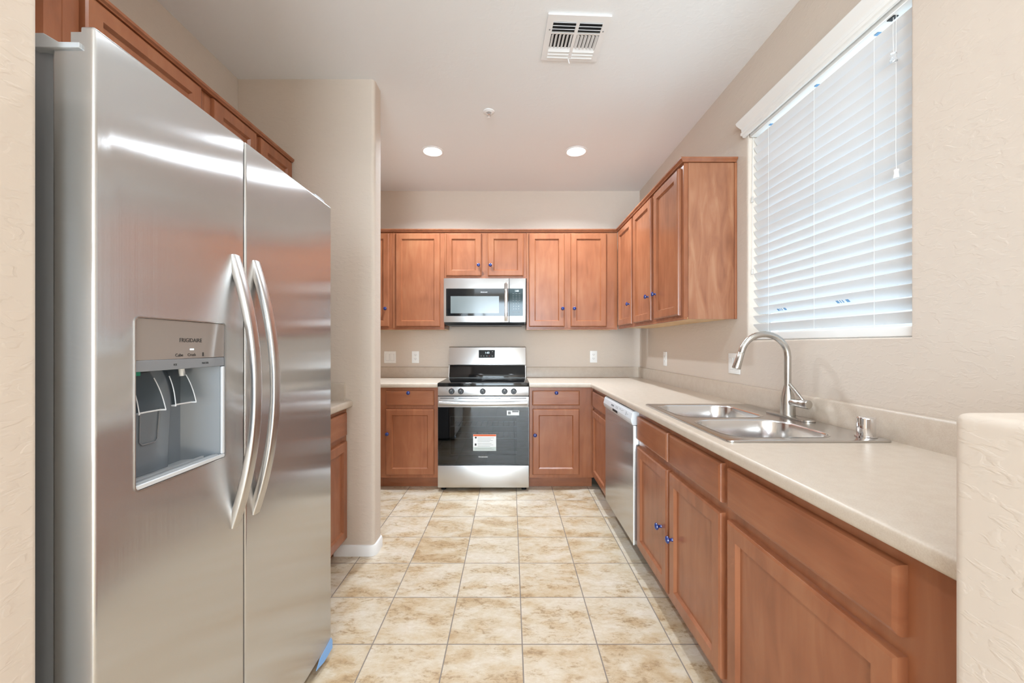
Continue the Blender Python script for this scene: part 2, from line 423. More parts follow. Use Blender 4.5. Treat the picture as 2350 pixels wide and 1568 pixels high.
for x in (-2.5, -0.83, 0.84): fr.box(x, x + 0.06, -4.78, -4.70, 0.06, 2.52)
fr.build('frame', M_TRIM, d1, M=iv)
MB().box(-2.44, 0.84, -4.745, -4.735, 0.06, 2.52).build('glass_pane', M_PANE, d1, M=iv)
# kitchen window: frame and panes at the outside of the opening
w1 = bpy.data.objects.new('window_1', None); COL.objects.link(w1); w1.location = (XR + 0.12, 1.75, WZ0); tag(w1, kind='structure')
iv = Matrix.Translation((-(XR + 0.12), -1.75, -WZ0))
fr = MB()
for y0, y1 in ((WY0, WY0 + 0.04), (WY1 - 0.04, WY1)): fr.box(XR + 0.10, XR + 0.14, y0, y1, WZ0, WZ1)
for z0, z1 in ((WZ0, WZ0 + 0.010), (1.80, 1.84), (WZ1 - 0.04, WZ1)): fr.box(XR + 0.10, XR + 0.14, WY0 + 0.04, WY1 - 0.04, z0, z1)
fr.build('window_frame', M_TRIM, w1, M=iv)
MB().box(XR + 0.118, XR + 0.122, WY0 + 0.04, WY1 - 0.04, WZ0 + 0.010, WZ1 - 0.04).build('window_pane', M_PANE, w1, M=iv)
# white baseboard wrapped round the stub wall
bp_ = [(0, 0), (0.013, 0), (0.013, 0.050), (0.009, 0.060), (0, 0.062)]
def arc(cx, cy, r, a0, a1, n=5): return [(cx + r * math.cos(math.radians(a0 + (a1 - a0) * i / n)), cy + r * math.sin(math.radians(a0 + (a1 - a0) * i / n))) for i in range(n + 1)]
rr = 0.028
struct(MB().sweep([(-1.02, SY0)] + arc(SX - rr, SY0 + rr, rr, -90, 0) + arc(SX - rr, SY1 - rr, rr, 0, 90) + [(-1.3, SY1)], bp_), 'baseboard_left', M_TRIM)

# ------------------------------------------------------------------ cabinets
def door_mesh(x0, x1, z0, z1, t=0.02, fw=0.052, flat=False):
    """framed door in the cabinet's frame: front towards -y, back on the face frame (y=0)"""
    mb = MB(); bm = mb.bm
    if flat: rings = [(0, 0), (0, -t + 0.009), (0.0025, -t + 0.0035), (0.010, -t)]
    else: rings = [(0, 0), (0, -t + 0.009), (0.0025, -t + 0.0035), (0.009, -t), (fw, -t), (fw + 0.002, -t + 0.003), (fw + 0.008, -t + 0.0115)]
    prev = None
    for i, (ins, y) in enumerate(rings):
        r = [bm.verts.new((x, y, z)) for x, z in ((x0+ins, z0+ins), (x1-ins, z0+ins), (x1-ins, z1-ins), (x0+ins, z1-ins))]
        if prev is None: bm.faces.new(r[::-1])
        else:
            for j in range(4): bm.faces.new((prev[j], prev[(j+1) % 4], r[(j+1) % 4], r[j]))
        prev = r
    bm.faces.new(prev)
    bmesh.ops.recalc_face_normals(bm, faces=bm.faces)
    return mb
KNOB = [(0.0075, 0), (0.0065, 0.004), (0.0055, 0.010), (0.0075, 0.014), (0.0135, 0.017), (0.0158, 0.021), (0.0145, 0.026), (0.009, 0.0295), (0, 0.031)]
def front(t, kind, x0, x1, z0, z1, knob=None):
    d = t.lp(door_mesh(x0, x1, z0, z1, flat=(kind == 'drawer')), kind, M_WOODH if kind == 'drawer' else M_WOOD, ang=25)
    if knob:
        k = t.lp(MB().lathe(KNOB, (knob[0], -0.02, knob[1]), (0, -1, 0), 20), 'knob', M_KNOB, d)
        k['label'] = 'round blue knob'
    return d
def upper(name, label, loc, rz, w, depth, z0, z1, doors, group, bottom=True):
    # loc: far/left end of the face frame; doors: (x0, x1, z0, z1, knob)
    t = T(name, label, 'cabinet', loc, rz, group)
    t.lp(MB().box(0, w, 0, depth, z0 + (0.012 if bottom else 0), z1, 0.0015, 1), 'carcass', M_WOOD)
    if bottom:
        lip = t.lp(MB().box(0, w, 0, 0.02, z0, z0 + 0.0119), 'bottom_rail', M_WOOD)
        bpn = t.lp(MB().box(0, w, 0.0201, depth, z0 + 0.006, z0 + 0.0119), 'bottom_panel', M_RAW); bpn['label'] = 'pale unstained underside'
    for d in doors: front(t, 'door', *d)
    return t
def base(name, label, loc, rz, w, depth, fronts, group, z1=0.861, toe=True):
    t = T(name, label, 'cabinet', loc, rz, group)
    mb = MB().box(0, w, 0, 0.02, 0.10, z1).box(0, 0.018, 0.0201, depth, 0.10, z1).box(w - 0.018, w, 0.0201, depth, 0.10, z1).box(0.0181, w - 0.0181, 0.0201, depth - 0.011, 0.10, 0.118).box(0.0181, w - 0.0181, depth - 0.01, depth, 0.10, z1)
    t.lp(mb, 'carcass', M_WOOD)
    t.lp(MB().box(0, w, 0.078, 0.094, 0.0, 0.0995), 'toe_kick', M_WOODH)
    for f in fronts: front(t, *f)
    return t
UZ0, UZ1, DZ0, DZ1, KZ = 1.362, 2.262, 1.388, 2.247, 1.553
GU, GB = 'wall cabinets around the kitchen', 'base cabinets under the counters'
FB = 3.72                                   # face of the upper cabinets on the back wall
x = lambda px: (px - VX) * 3.70 / F_PX      # pixel column -> metre on the back uppers' door plane
dU = YB - FB - 0.002
def backu(name, label, xa, xb, doors, z0=UZ0, dz0=DZ0):
    return upper(name, label, (xa, FB, 0), 0, xb - xa, dU, z0, UZ1, [(a - xa, b_ - xa, dz0, DZ1, ((k[0] - xa, k[1]) if k else None)) for a, b_, k in doors], GU)
backu('wall_cabinet', 'wall cabinet half hidden behind the stub wall, leftmost on the back wall', -1.575, -1.09, [(-1.52, x(892.5), (x(885), KZ))])
backu('wall_cabinet', 'single-door wall cabinet without a knob, left of the microwave', -1.089, -0.612, [(x(907.5), x(1009.5), None)])
backu('wall_cabinet', 'short two-door wall cabinet directly above the microwave', -0.611, 0.146, [(x(1023), x(1104.5), (x(1098.3), 1.952)), (x(1119.5), x(1201.5), (x(1125.5), 1.952))], 1.834, 1.853)
backu('wall_cabinet', 'two-door wall cabinet right of the microwave on the back wall', 0.147, 0.985, [(x(1214), x(1296), (x(1291), KZ)), (x(1310), x(1392.5), (x(1317.7), KZ))])
XU = 0.99                                   # face of the upper cabinets on the right wall
dR = XR - XU - 0.002
def rightu(name, label, ya, yb, doors):     # local x runs from far to near
    return upper(name, label, (XU, ya, 0), -PI/2, ya - yb, dR, UZ0 + 0.004, UZ1, [(ya - a, ya - b_, DZ0 + 0.004, DZ1, (ya - k[0], k[1])) for a, b_, k in doors], GU)
rightu('wall_cabinet', 'single-door wall cabinet in the far corner of the window wall', 3.70, 3.236, [(3.66, 3.262, (3.296, 1.555))])
ru = rightu('wall_cabinet', 'two-door wall cabinet with exposed wood end beside the window', 3.235, 2.305, [(3.204, 2.808, (2.845, 1.56)), (2.742, 2.345, (2.70, 1.56))])
sp = ru.p(MB().box(XU + 0.024, XR - 0.016, 2.2995, 2.3048, UZ0 + 0.006, UZ1 - 0.002), 'side_panel', M_SIDE); sp['label'] = 'figured wood end panel'
ru.p(MB().box(XR - 0.0155, XR - 0.001, 2.293, 2.3048, UZ0 + 0.006, UZ1 - 0.002, 0.003, 2), 'scribe_molding', M_WOOD)
XF = -1.27                                  # face of the upper cabinets on the left wall
def leftu(name, label, ya, yb, z0, doors, dz0):
    return upper(name, label, (XF, ya, 0), PI/2, yb - ya, XF - XL - 0.002, z0, UZ1 + 0.006, [(a - ya, b_ - ya, dz0, DZ1 + 0.016, None) for a, b_ in doors], GU)
leftu('wall_cabinet', 'deep-set wall cabinet above the refrigerator', 0.665, 1.668, 1.86, [(0.70, 1.13), (1.185, 1.637)], 1.88)
leftu('wall_cabinet', 'wall cabinet behind the refrigerator ending at the stub wall', 1.669, 2.331, UZ0, [(1.703, 1.990), (2.022, 2.312)], DZ0)
CR = [(0, UZ1 + 0.001), (0.024, UZ1 + 0.001), (0.026, UZ1 + 0.006), (0.030, UZ1 + 0.010), (0.036, UZ1 + 0.016), (0.037, UZ1 + 0.024), (0, UZ1 + 0.024)]
CRL = [(0, UZ1 + 0.007), (0.028, UZ1 + 0.007), (0.030, UZ1 + 0.011), (0.036, UZ1 + 0.016), (0.037, UZ1 + 0.025), (0, UZ1 + 0.025)]
tag(MB().sweep([(-1.57, FB + 0.012), (XU + 0.012, FB + 0.012), (XU + 0.012, 2.317), (XR - 0.003, 2.317)], CR).build('crown_molding', M_WOOD, ang=20),
    'long wooden crown molding along the back and window wall cabinet tops', 'molding')
tag(MB().sweep([(XF - 0.012, 2.32), (XF - 0.012, 0.66)][::-1], [(o_, z_) for o_, z_ in CRL]).build('crown_molding', M_WOOD, ang=20), 'wooden crown molding on the cabinets over the refrigerator', 'molding')

FBB = 3.402                                 # face of the base cabinets on the back wall
xb = lambda px: (px - VX) * 3.382 / F_PX
dB = YB - FBB - 0.03
def backb(label, xa, x2, fr_):
    return base('base_cabinet', label, (xa, FBB, 0), 0, x2 - xa, dB, [(k, a - xa, b_ - xa, z0, z1, ((kn[0] - xa, kn[1]) if kn else None)) for k, a, b_, z0, z1, kn in fr_], GB)
backb('base cabinet with drawer and door left of the range', -1.10, -0.614,
      [('drawer', xb(884.7), xb(995.7), 0.711, 0.836, (xb(937.9), 0.819)), ('door', xb(884.7), xb(995.7), 0.128, 0.682, (xb(889.6), 0.475))])
backb('base cabinet half hidden behind the stub wall', -1.575, -1.101, [('drawer', -1.54, -1.13, 0.711, 0.836, None), ('door', -1.54, -1.13, 0.128, 0.682, None)])
backb('base cabinet with drawer and door right of the range', 0.158, 0.70,
      [('drawer', xb(1221.4), xb(1330.8), 0.711, 0.836, (xb(1276.5), 0.819)), ('door', xb(1222.3), xb(1330), 0.128, 0.682, (xb(1227.7), 0.465))])
XB = 0.702
def rightb(label, ya, yb, fr_):
    return base('base_cabinet', label, (XB, ya, 0), -PI/2, ya - yb, XR - XB - 0.03, [(k, ya - a, ya - b_, z0, z1, ((ya - kn[0], kn[1]) if kn else None)) for k, a, b_, z0, z1, kn in fr_], GB)
rightb('narrow corner base cabinet between the range side and the dishwasher', 3.40, 2.868,
       [('drawer', 3.375, 2.895, 0.705, 0.834, None), ('door', 3.375, 2.895, 0.128, 0.676, None)])
rightb('two-door sink base cabinet with two blue knobs next to the dishwasher', 2.200, 1.302,
       [('drawer', 2.185, 1.768, 0.705, 0.834, None), ('drawer', 1.742, 1.316, 0.705, 0.834, None),
        ('door', 2.185, 1.768, 0.128, 0.672, (1.826, 0.398)), ('door', 1.742, 1.316, 0.128, 0.672, (1.700, 0.398))])
rightb('wide base cabinet without knobs at the near end of the counter', 1.301, 0.594,
       [('drawer', 1.278, 0.712, 0.703, 0.831, None), ('door', 1.278, 0.712, 0.128, 0.668, None)])
t = base('base_cabinet', 'base cabinet tucked between refrigerator and stub wall', (-0.95, 1.622, 0), PI/2, 0.708, 0.60,
         [('drawer', 0.03, 0.678, 0.705, 0.836, None), ('door', 0.03, 0.342, 0.118, 0.674, None), ('door', 0.366, 0.678, 0.118, 0.674, None)], GB)

# ------------------------------------------------------------------ countertops
CT, CB = 0.900, 0.862
def slab(poly, frontedge):
    return MB().prism(poly, 'z', CB, CT, 0.013, 4, lambda e: abs(e.verts[0].co.z - e.verts[1].co.z) < 1e-5 and frontedge((e.verts[0].co + e.verts[1].co) / 2))
YC, XC = 3.37, 0.668
SP = lambda: [(0, CT), (0.019, CT), (0.019, CT + 0.092), (0.014, CT + 0.099), (0.006, CT + 0.101), (0, CT + 0.101)]
t = T('countertop', 'short beige laminate countertop left of the range', 'countertop', (-1.1, 3.7, CB))
t.p(slab([(-1.576, YC), (-0.612, YC), (-0.612, YB - 0.002), (-1.576, YB - 0.002)], lambda c: abs(c.y - YC) < 1e-3), 'top', M_LAM)
t.p(MB().sweep([(-0.612, YB - 0.002), (-1.576, YB - 0.002)][::-1], SP()), 'backsplash', M_LAM)
t = T('countertop', 'long beige laminate countertop holding the sink under the window', 'countertop', (0.98, 2.3, CB))
PE = PY1 + 0.003
top = t.p(slab([(0.156, YC), (XC, YC), (XC, PE), (XR - 0.002, PE), (XR - 0.002, YB - 0.002), (0.156, YB - 0.002)],
         lambda c: (abs(c.y - YC) < 1e-3 and c.x < XC) or abs(c.x - XC) < 1e-3), 'top', M_LAM)
SKX0, SKX1, SKY0, SKY1 = 0.712, 1.258, 1.318, 2.145
cm = MB().box(SKX0 + 0.018, SKX1 - 0.10, SKY0 + 0.025, SKY1 - 0.025, 0.7, 1.0)
cut(top, cm.build('cutter', M_LAM, t.e, M=t.inv))
t.p(MB().sweep([(0.156, YB - 0.002), (XR - 0.002, YB - 0.002), (XR - 0.002, PE)], SP()), 'backsplash', M_LAM)
t = T('countertop', 'beige laminate countertop end between refrigerator and stub wall', 'countertop', (-1.24, 1.97, CB))
t.p(slab([(XL + 0.002, 1.615), (-0.915, 1.615), (-0.915, SY0 - 0.002), (XL + 0.002, SY0 - 0.002)], lambda c: abs(c.x + 0.915) < 1e-3), 'top', M_LAM)
t.p(MB().sweep([(XL + 0.002, 1.615), (XL + 0.002, SY0 - 0.002), (-0.957, SY0 - 0.002)], SP()), 'backsplash', M_LAM)

# ------------------------------------------------------------------ sink, faucet, air gap
def rrect(x0, x1, y0, y1, r, n=6):
    return arc(x1 - r, y1 - r, r, 0, 90, n) + arc(x0 + r, y1 - r, r, 90, 180, n) + arc(x0 + r, y0 + r, r, 180, 270, n) + arc(x1 - r, y0 + r, r, 270, 360, n)
t = T('sink', 'double bowl stainless steel sink set in the long countertop', 'sink', (0.98, 1.73, CT))
ZR = CT + 0.001
bowls = [(0.748, 1.120, 1.366, 1.690), (0.748, 1.120, 1.740, 2.105)]
rim = t.p(MB().prism(rrect(SKX0, SKX1, SKY0, SKY1, 0.022), 'z', ZR, ZR + 0.006, 0.003, 2, lambda e: e.verts[0].co.z > ZR + 0.005 and e.verts[1].co.z > ZR + 0.005), 'rim', M_SINK)
for bb in bowls: cut(rim, MB().prism(rrect(*bb, 0.085, 8), 'z', ZR - 0.05, ZR + 0.05).build('cutter', M_SINK, t.e, M=t.inv))
for x0, x1, y0, y1 in bowls:
    mb = MB(); prev = None
    for ins, z in ((-0.006, 0.0075), (-0.002, 0.0078), (0.0015, 0.006), (0.004, 0.0), (0.010, -0.06), (0.014, -0.135), (0.022, -0.158), (0.045, -0.170), (0.10, -0.174)):
        r = [mb.bm.verts.new((px, py, CT + z)) for px, py in rrect(x0 + ins, x1 - ins, y0 + ins, y1 - ins, max(0.085 - ins * 0.5, 0.03), 8)]
        if prev:
            for j in range(len(r)): mb.bm.faces.new((prev[j], prev[(j+1) % len(r)], r[(j+1) % len(r)], r[j]))
        prev = r
    mb.bm.faces.new(prev)
    bw = t.p(mb, 'bowl', M_BOWL, ang=60)
    t.p(MB().lathe([(0.045, 0), (0.043, 0.003), (0.036, 0.002), (0.03, -0.0005), (0, -0.0005)], ((x0 + x1) / 2, (y0 + y1) / 2, CT - 0.1735)), 'drain', M_CHROME, bw)

FX, FY = 1.213, 1.765
ZD = ZR + 0.0065
t = T('faucet', 'brushed nickel gooseneck kitchen faucet with pull-down spray head', 'faucet', (FX, FY, ZD))
t.p(MB().prism(rrect(FX - 0.028, FX + 0.028, FY - 0.145, FY + 0.125, 0.027, 8), 'z', ZD, ZD + 0.007, 0.003, 2, lambda e: min(e.verts[0].co.z, e.verts[1].co.z) > ZD + 0.006), 'base_plate', M_NICK)
t.p(MB().lathe([(0.030, 0.0072), (0.0295, 0.012), (0.0285, 0.055), (0.027, 0.08), (0.022, 0.105), (0.0165, 0.125), (0.0145, 0.135)], (FX, FY, ZD), n=32), 'body', M_NICK)
R = 0.099; zc = 1.168
pts = [(FX, FY, ZD + 0.1352 + (zc - ZD - 0.1352) * i / 5) for i in range(6)]
for i in range(1, 15):
    a = math.radians(i * 169 / 14); pts.append((FX - R + R * math.cos(a), FY + 0.012 * (1 - math.cos(a)) / 2, zc + R * math.sin(a)))
t.p(MB().tube(pts, 0.0135, 18), 'spout', M_NICK)
e0, e1 = Vector(pts[-2]), Vector(pts[-1]); dr = (e1 - e0).normalized()
t.p(MB().lathe([(0.0132, 0.001), (0.0138, 0.002), (0.015, 0.03), (0.0178, 0.070), (0.0172, 0.074), (0.012, 0.0745), (0.011, 0.071), (0, 0.071)], e1, dr, 24), 'spray_head', M_NICK)
h = t.p(MB().lathe([(0.015, 0), (0.0165, 0.02), (0.0168, 0.052), (0.016, 0.054)], (FX, FY - 0.018, 0.972), (0.15, -1, 0.02), 24).lathe([(0.0168, 0.0545), (0.0185, 0.056), (0.0188, 0.088), (0.0165, 0.091), (0, 0.092)], (FX, FY - 0.018, 0.972), (0.15, -1, 0.02), 24), 'handle', M_NICK)
t.p(MB().tube([(FX + 0.008, FY - 0.083, 0.985), (FX + 0.006, FY - 0.055, 1.01), (FX + 0.002, FY - 0.010, 1.048)], [0.0075, 0.0078, 0.0080], 14), 'lever', M_NICK, h)
tag(MB().lathe([(0.031, 0), (0.031, 0.004), (0.0262, 0.005), (0.0262, 0.062), (0.0255, 0.065), (0.0235, 0.067), (0, 0.0675)], (0, 0, 0), n=32).build('air_gap', M_CHROME, M=None),
    'short chrome air gap cap on the sink deck near the backsplash', 'air gap').location = (1.212, 1.375, ZD)

# ------------------------------------------------------------------ refrigerator
FXF, RY0, RY1, RZ = -0.713, 0.69, 1.60, 1.767
DT = 0.073
t = T('refrigerator', 'tall stainless side-by-side refrigerator in the left alcove', 'refrigerator', (-1.15, 1.145, 0))
t.p(MB().box(-1.53, FXF - DT - 0.006, RY0 + 0.008, RY1 - 0.008, 0.03, RZ - 0.02, 0.018, 4), 'body', M_GREY)
t.p(MB().box(-1.45, -0.83, RY0 + 0.05, RY1 - 0.05, 0.0, 0.0299), 'base_grille', M_BLK)
YS = 1.081
fd = t.p(MB().box(FXF - DT, FXF, RY0, YS - 0.003, 0.05, RZ, 0.006, 3), 'freezer_door', M_STEEL)
cut(fd, MB().box(-0.90, -0.753, 0.60, 0.77, 1.7325, 1.9).build('cutter', M_STEEL, t.e, M=t.inv))
cut(fd, MB().box(-0.90, -0.735, 0.60, 0.77, 1.756, 1.9).build('cutter', M_STEEL, t.e, M=t.inv))
rd = t.p(MB().box(FXF - DT, FXF, YS + 0.003, RY1, 0.05, RZ, 0.006, 3), 'fridge_door', M_STEEL)
DY0, DY1, DZa, DZb, DZm = 0.763, 1.007, 0.939, 1.275, 1.168
def hole(ins, a, b_): return MB().prism(rrect(DY0 + ins, DY1 - ins, DZa + ins, DZb - ins, 0.010, 4), 'x', a, b_)
cut(fd, hole(0, FXF - DT - 0.05, FXF + 0.05).build('cutter', M_STEEL, t.e, M=t.inv))
ri = MB(); o_ = rrect(DY0 + 0.0002, DY1 - 0.0002, DZa + 0.0002, DZb - 0.0002, 0.010, 4); i_ = rrect(DY0 + 0.0022, DY1 - 0.0022, DZa + 0.0022, DZb - 0.0022, 0.009, 4)
loops = [[ri.bm.verts.new((xx, *p)) for p in L] for L, xx in ((o_, FXF - 0.02), (o_, FXF + 0.0015), (i_, FXF + 0.0015), (i_, FXF - 0.02))]
for a, b_ in zip(loops, loops[1:]):
    for j in range(len(a)): ri.bm.faces.new((a[j], a[(j+1) % len(a)], b_[(j+1) % len(a)], b_[j]))
bmesh.ops.recalc_face_normals(ri.bm, faces=ri.bm.faces)
t.p(ri, 'dispenser_rim', M_STEELH, fd)
pn = t.p(MB().box(FXF - 0.03, FXF - 0.001, DY0 + 0.0026, DY1 - 0.0026, DZm + 0.022, DZb - 0.0026, 0.001, 1), 'dispenser_panel', M_TAUPE, fd)
t.p(MB().box(FXF - 0.03, FXF - 0.001, DY0 + 0.0026, DY1 - 0.0026, DZm, DZm + 0.0217, 0.001, 1), 'panel_strip', M_GREY, fd)
# recess: sloped back with a centre ridge, dark cheeks, tray
xb0 = FXF - 0.0715
cv = MB()
cv.box(xb0 - 0.004, xb0, DY0 + 0.003, DY1 - 0.003, DZa + 0.003, DZm + 0.02)
cv.box(xb0, FXF - 0.0305, DY0 + 0.003, DY1 - 0.003, DZm + 0.0205, DZm + 0.024)
cv.prism([(xb0, DY1 - 0.050), (FXF - 0.006, DY1 - 0.010), (FXF - 0.006, DY1 - 0.003), (xb0, DY1 - 0.003)], 'z', DZa + 0.003, DZm + 0.020)
cv.box(xb0, FXF - 0.004, DY0 + 0.003, DY0 + 0.0070, DZa + 0.003, DZm + 0.020)
t.p(cv, 'dispenser_recess', M_CAVITY, fd)
t.p(MB().prism([(xb0 + 0.0002, DZa + 0.008), (xb0 + 0.014, DZa + 0.008), (xb0 + 0.026, DZm + 0.0195), (xb0 + 0.0002, DZm + 0.0195)], 'y', DY0 + 0.0075, DY0 + 0.146, 0.006, 3, lambda e: abs(e.verts[0].co.z - e.verts[1].co.z) > 0.1 and e.verts[0].co.x > xb0 + 0.01 and e.verts[0].co.y > DY0 + 0.1), 'back_plate', M_CAVITY, fd)
t.p(MB().box(FXF - 0.0055, FXF + 0.0008, DY1 - 0.0105, DY1 - 0.0030, DZa + 0.012, DZm - 0.001, 0.001, 1).box(FXF - 0.0055, FXF + 0.0008, DY0 + 0.003, DY1 - 0.003, DZa + 0.003, DZa + 0.0115, 0.001, 1), 'recess_lip', M_SILV, fd)
t.p(MB().box(xb0 + 0.0003, FXF - 0.006, DY0 + 0.0075, DY1 - 0.012, DZa + 0.0035, DZa + 0.0075, 0.001, 1).box(FXF - 0.020, FXF - 0.008, DY0 + 0.0075, DY1 - 0.012, DZa + 0.0078, DZa + 0.013, 0.002, 2)
    .box(xb0 + 0.034, xb0 + 0.038, DY0 + 0.012, DY1 - 0.014, DZa + 0.0078, DZa + 0.012), 'drip_tray', M_GREYL, fd)
def paddle(nm, yc, w0, w1, xt, xb_, zt_, zb_):
    mb = MB(); rows = []
    for k in range(11):
        u = k / 10; hw = (w0 + (w1 - w0) * u) / 2
        cx = xt + (xb_ - xt) * u + 0.006 * math.sin(u * PI); cz = zt_ + (zb_ - zt_) * u
        rows.append([(cx + 0.010, yc - hw, cz), (cx, yc - hw + 0.002, cz), (cx - 0.002, yc, cz), (cx, yc + hw - 0.002, cz), (cx + 0.010, yc + hw, cz)])
    A = [[[mb.bm.verts.new((p[0] + d_, p[1], p[2])) for p in r_] for r_ in rows] for d_ in (0, -0.002)]
    for L in A:
        for a, b_ in zip(L, L[1:]):
            for j in range(4): mb.bm.faces.new((a[j], a[j+1], b_[j+1], b_[j]))
    bmesh.ops.recalc_face_normals(mb.bm, faces=mb.bm.faces)
    pd = t.p(mb, nm, M_SMOKE, fd, ang=60)
    t.p(MB().tube(rows[-1], 0.0017, 8), 'paddle_lip', M_SILV, pd)
    for e in (0, 4): t.p(MB().tube([r_[e] for r_ in rows[3:]], 0.0009, 6), 'paddle_edge', M_SILV, pd)
paddle('ice_paddle', DY0 + 0.043, 0.050, 0.060, FXF - 0.050, FXF - 0.012, DZm + 0.012, DZm - 0.082)
paddle('water_paddle', DY0 + 0.128, 0.040, 0.056, FXF - 0.048, FXF - 0.014, DZm + 0.012, DZm - 0.078)
t.p(MB().tube([(xb0 + 0.0225, DY0 + 0.066, DZm - 0.085), (xb0 + 0.0190, DY0 + 0.068, DZm - 0.150), (xb0 + 0.0188, DY0 + 0.074, DZm - 0.156), (xb0 + 0.0188, DY0 + 0.104, DZm - 0.156), (xb0 + 0.0190, DY0 + 0.110, DZm - 0.150), (xb0 + 0.0225, DY0 + 0.112, DZm - 0.085)], 0.0013, 8), 'lever_outline', M_GREY, fd)
t.p(MB().lathe([(0.026, 0), (0.026, 0.018), (0.021, 0.022), (0.018, 0.005), (0, 0.005)], (FXF - 0.04, DY0 + 0.045, DZm + 0.018), (0, 0, -1), 24), 'ice_chute', M_BLK, fd)
t.p(MB().tube([(FXF - 0.035, DY0 + 0.150, DZm + 0.018), (FXF - 0.033, DY0 + 0.152, DZm - 0.018)], 0.006, 12), 'water_nozzle', M_WHITE, fd)
t.p(MB().box(FXF - 0.02, FXF - 0.010, DY0 + 0.0112, DY0 + 0.024, DZm - 0.008, DZm - 0.0005), 'green_tab', M_GREEN, fd)
RF = (PI/2, 0, PI/2)
text_obj('FRIGIDAIRE', 'logo', M_INK, 0.0125, (FXF - 0.0009, 0.900, 1.230), RF, fd, t)
text_obj('Cube', 'button_text', M_INK, 0.0095, (FXF - 0.0009, 0.868, 1.198), RF, fd, t)
text_obj('Crush', 'button_text', M_INK, 0.0095, (FXF - 0.0009, 0.902, 1.198), RF, fd, t)
t.p(MB().box(FXF - 0.001, FXF - 0.0005, 0.933, 0.937, 1.194, 1.203), 'lock_mark', M_INK, fd)
t.p(MB().box(FXF - 0.001, FXF - 0.0004, 0.897, 0.908, 1.2085, 1.2120, 0.0002, 1), 'indicator_light', M_LED, fd)
text_obj('ICE', 'button_text', M_INK, 0.006, (FXF - 0.0009, 0.858, 1.178), RF, fd, t)
text_obj('WATER', 'button_text', M_INK, 0.006, (FXF - 0.0009, 0.942, 1.178), RF, fd, t)
for par, yc, z0, z1, nm in ((fd, 1.044, 0.752, 1.450, 'handle'), (rd, 1.128, 0.752, 1.452, 'handle')):
    pts, rad = [], []
    for i in range(33):
        u = i / 32; s_ = 2 * u - 1
        bow = (1 - abs(s_) ** 2.0)
        pts.append((FXF - 0.006 + 0.060 * bow, yc, z0 + (z1 - z0) * u))
        rad.append((0.0150, 0.0085 + 0.0025 * abs(s_)))
    t.p(MB().tube(pts, rad, 20, flat=(0, 1, 0)), nm, M_STEELH, par, ang=50)
q = lambda px, py, Y=0.694: ((px - VX) * Y / F_PX, EYE + (VY - py) * Y / F_PX)
t.p(MB().prism([q(83, 84), q(112, 84), q(146, 104), q(194, 105), q(194, 117), q(83, 117)], 'y', RY0 - 0.005, RY0 + 0.03, 0.001, 1), 'hinge_cover', M_GREYL)
t.p(MB().box(-0.85, FXF - 0.02, RY1 - 0.09, RY1 - 0.01, RZ + 0.0005, RZ + 0.022, 0.006, 2), 'hinge_cover', M_GREYL)
fl = MB()
vv = [fl.bm.verts.new(p) for p in ((FXF + 0.002, 1.598, 0.060), (FXF + 0.002, 1.50, 0.049), (FXF + 0.004, 1.470, 0.030), (FXF + 0.010, 1.52, 0.024), (FXF + 0.012, 1.585, 0.028), (FXF + 0.006, 1.600, 0.046))]
fl.bm.faces.new(vv)
g = bmesh.ops.extrude_face_region(fl.bm, geom=list(fl.bm.faces))
bmesh.ops.translate(fl.bm, vec=(-0.0012, 0, 0), verts=[v for v in g['geom'] if isinstance(v, bmesh.types.BMVert)])
bmesh.ops.recalc_face_normals(fl.bm, faces=fl.bm.faces)
f_ = t.p(fl, 'protective_film', M_FILM, rd); f_['label'] = 'peeling blue protective film at the door corner'

# ------------------------------------------------------------------ range
RX0, RX1, RF_ = -0.608, 0.152, 3.356
xr = lambda px: (px - VX) * RF_ / F_PX
zr = lambda py: EYE + (VY - py) * RF_ / F_PX
t = T('range', 'stainless electric range with black glass cooktop on the back wall', 'range', (-0.228, 3.68, 0))
shell = t.p(MB().box(RX0 + 0.003, RX1 - 0.003, RF_ + 0.045, 3.985, 0.03, 0.868), 'body', M_GREY)
t.p(MB().box(RX0, RX1, RF_ - 0.006, 3.90, 0.874, 0.905, 0.006, 3), 'cooktop', M_BLKG)
bk = t.p(MB().prism([(3.905, 0.893), (3.985, 0.893), (3.985, 1.205), (3.966, 1.205), (3.9555, 1.198), (3.932, 1.028), (3.940, 1.022)], 'x', RX0 + 0.004, RX1 - 0.004, 0.003, 2, lambda e: min(e.verts[0].co.z, e.verts[1].co.z) > 1.0), 'backguard', M_STEELH)
t.p(MB().prism([(3.898, 0.9055), (3.944, 0.9055), (3.944, 1.0215), (3.938, 1.0215), (3.930, 1.000), (3.905, 0.935)], 'x', RX0 + 0.012, RX1 - 0.012, 0.004, 2), 'rear_vent_panel', M_BLKG)
xg = lambda px: (px - VX) * 3.932 / F_PX
zg = lambda py: EYE + (VY - py) * 3.932 / F_PX
def lean(o):
    for v in o.data.vertices: v.co.y += 0.138 * (v.co.z - 1.028)
    return o
dp = t.p(MB().box(xg(1098.5), xg(1135.6), 3.9285, 3.9318, zg(821.7), zg(803.6), 0.001, 1), 'display', M_DISP, bk)
lean(dp)
lean(text_obj('1:03', 'display_digits', M_LED, 0.026, (xg(1118), 3.9278, zg(810)), (PI/2, 0, 0), bk, t))
for i, px in enumerate((1104, 1110, 1117, 1123, 1130)): lean(t.p(MB().box(xg(px) - 0.005, xg(px) + 0.005, 3.9276, 3.9283, zg(817.6), zg(816.8)), 'button_mark', M_RED if i == 3 else M_WINK, bk))
lean(t.p(MB().box(xg(1130) - 0.004, xg(1130) + 0.004, 3.9276, 3.9283, zg(808), zg(807.2)), 'button_mark', M_WINK, bk))
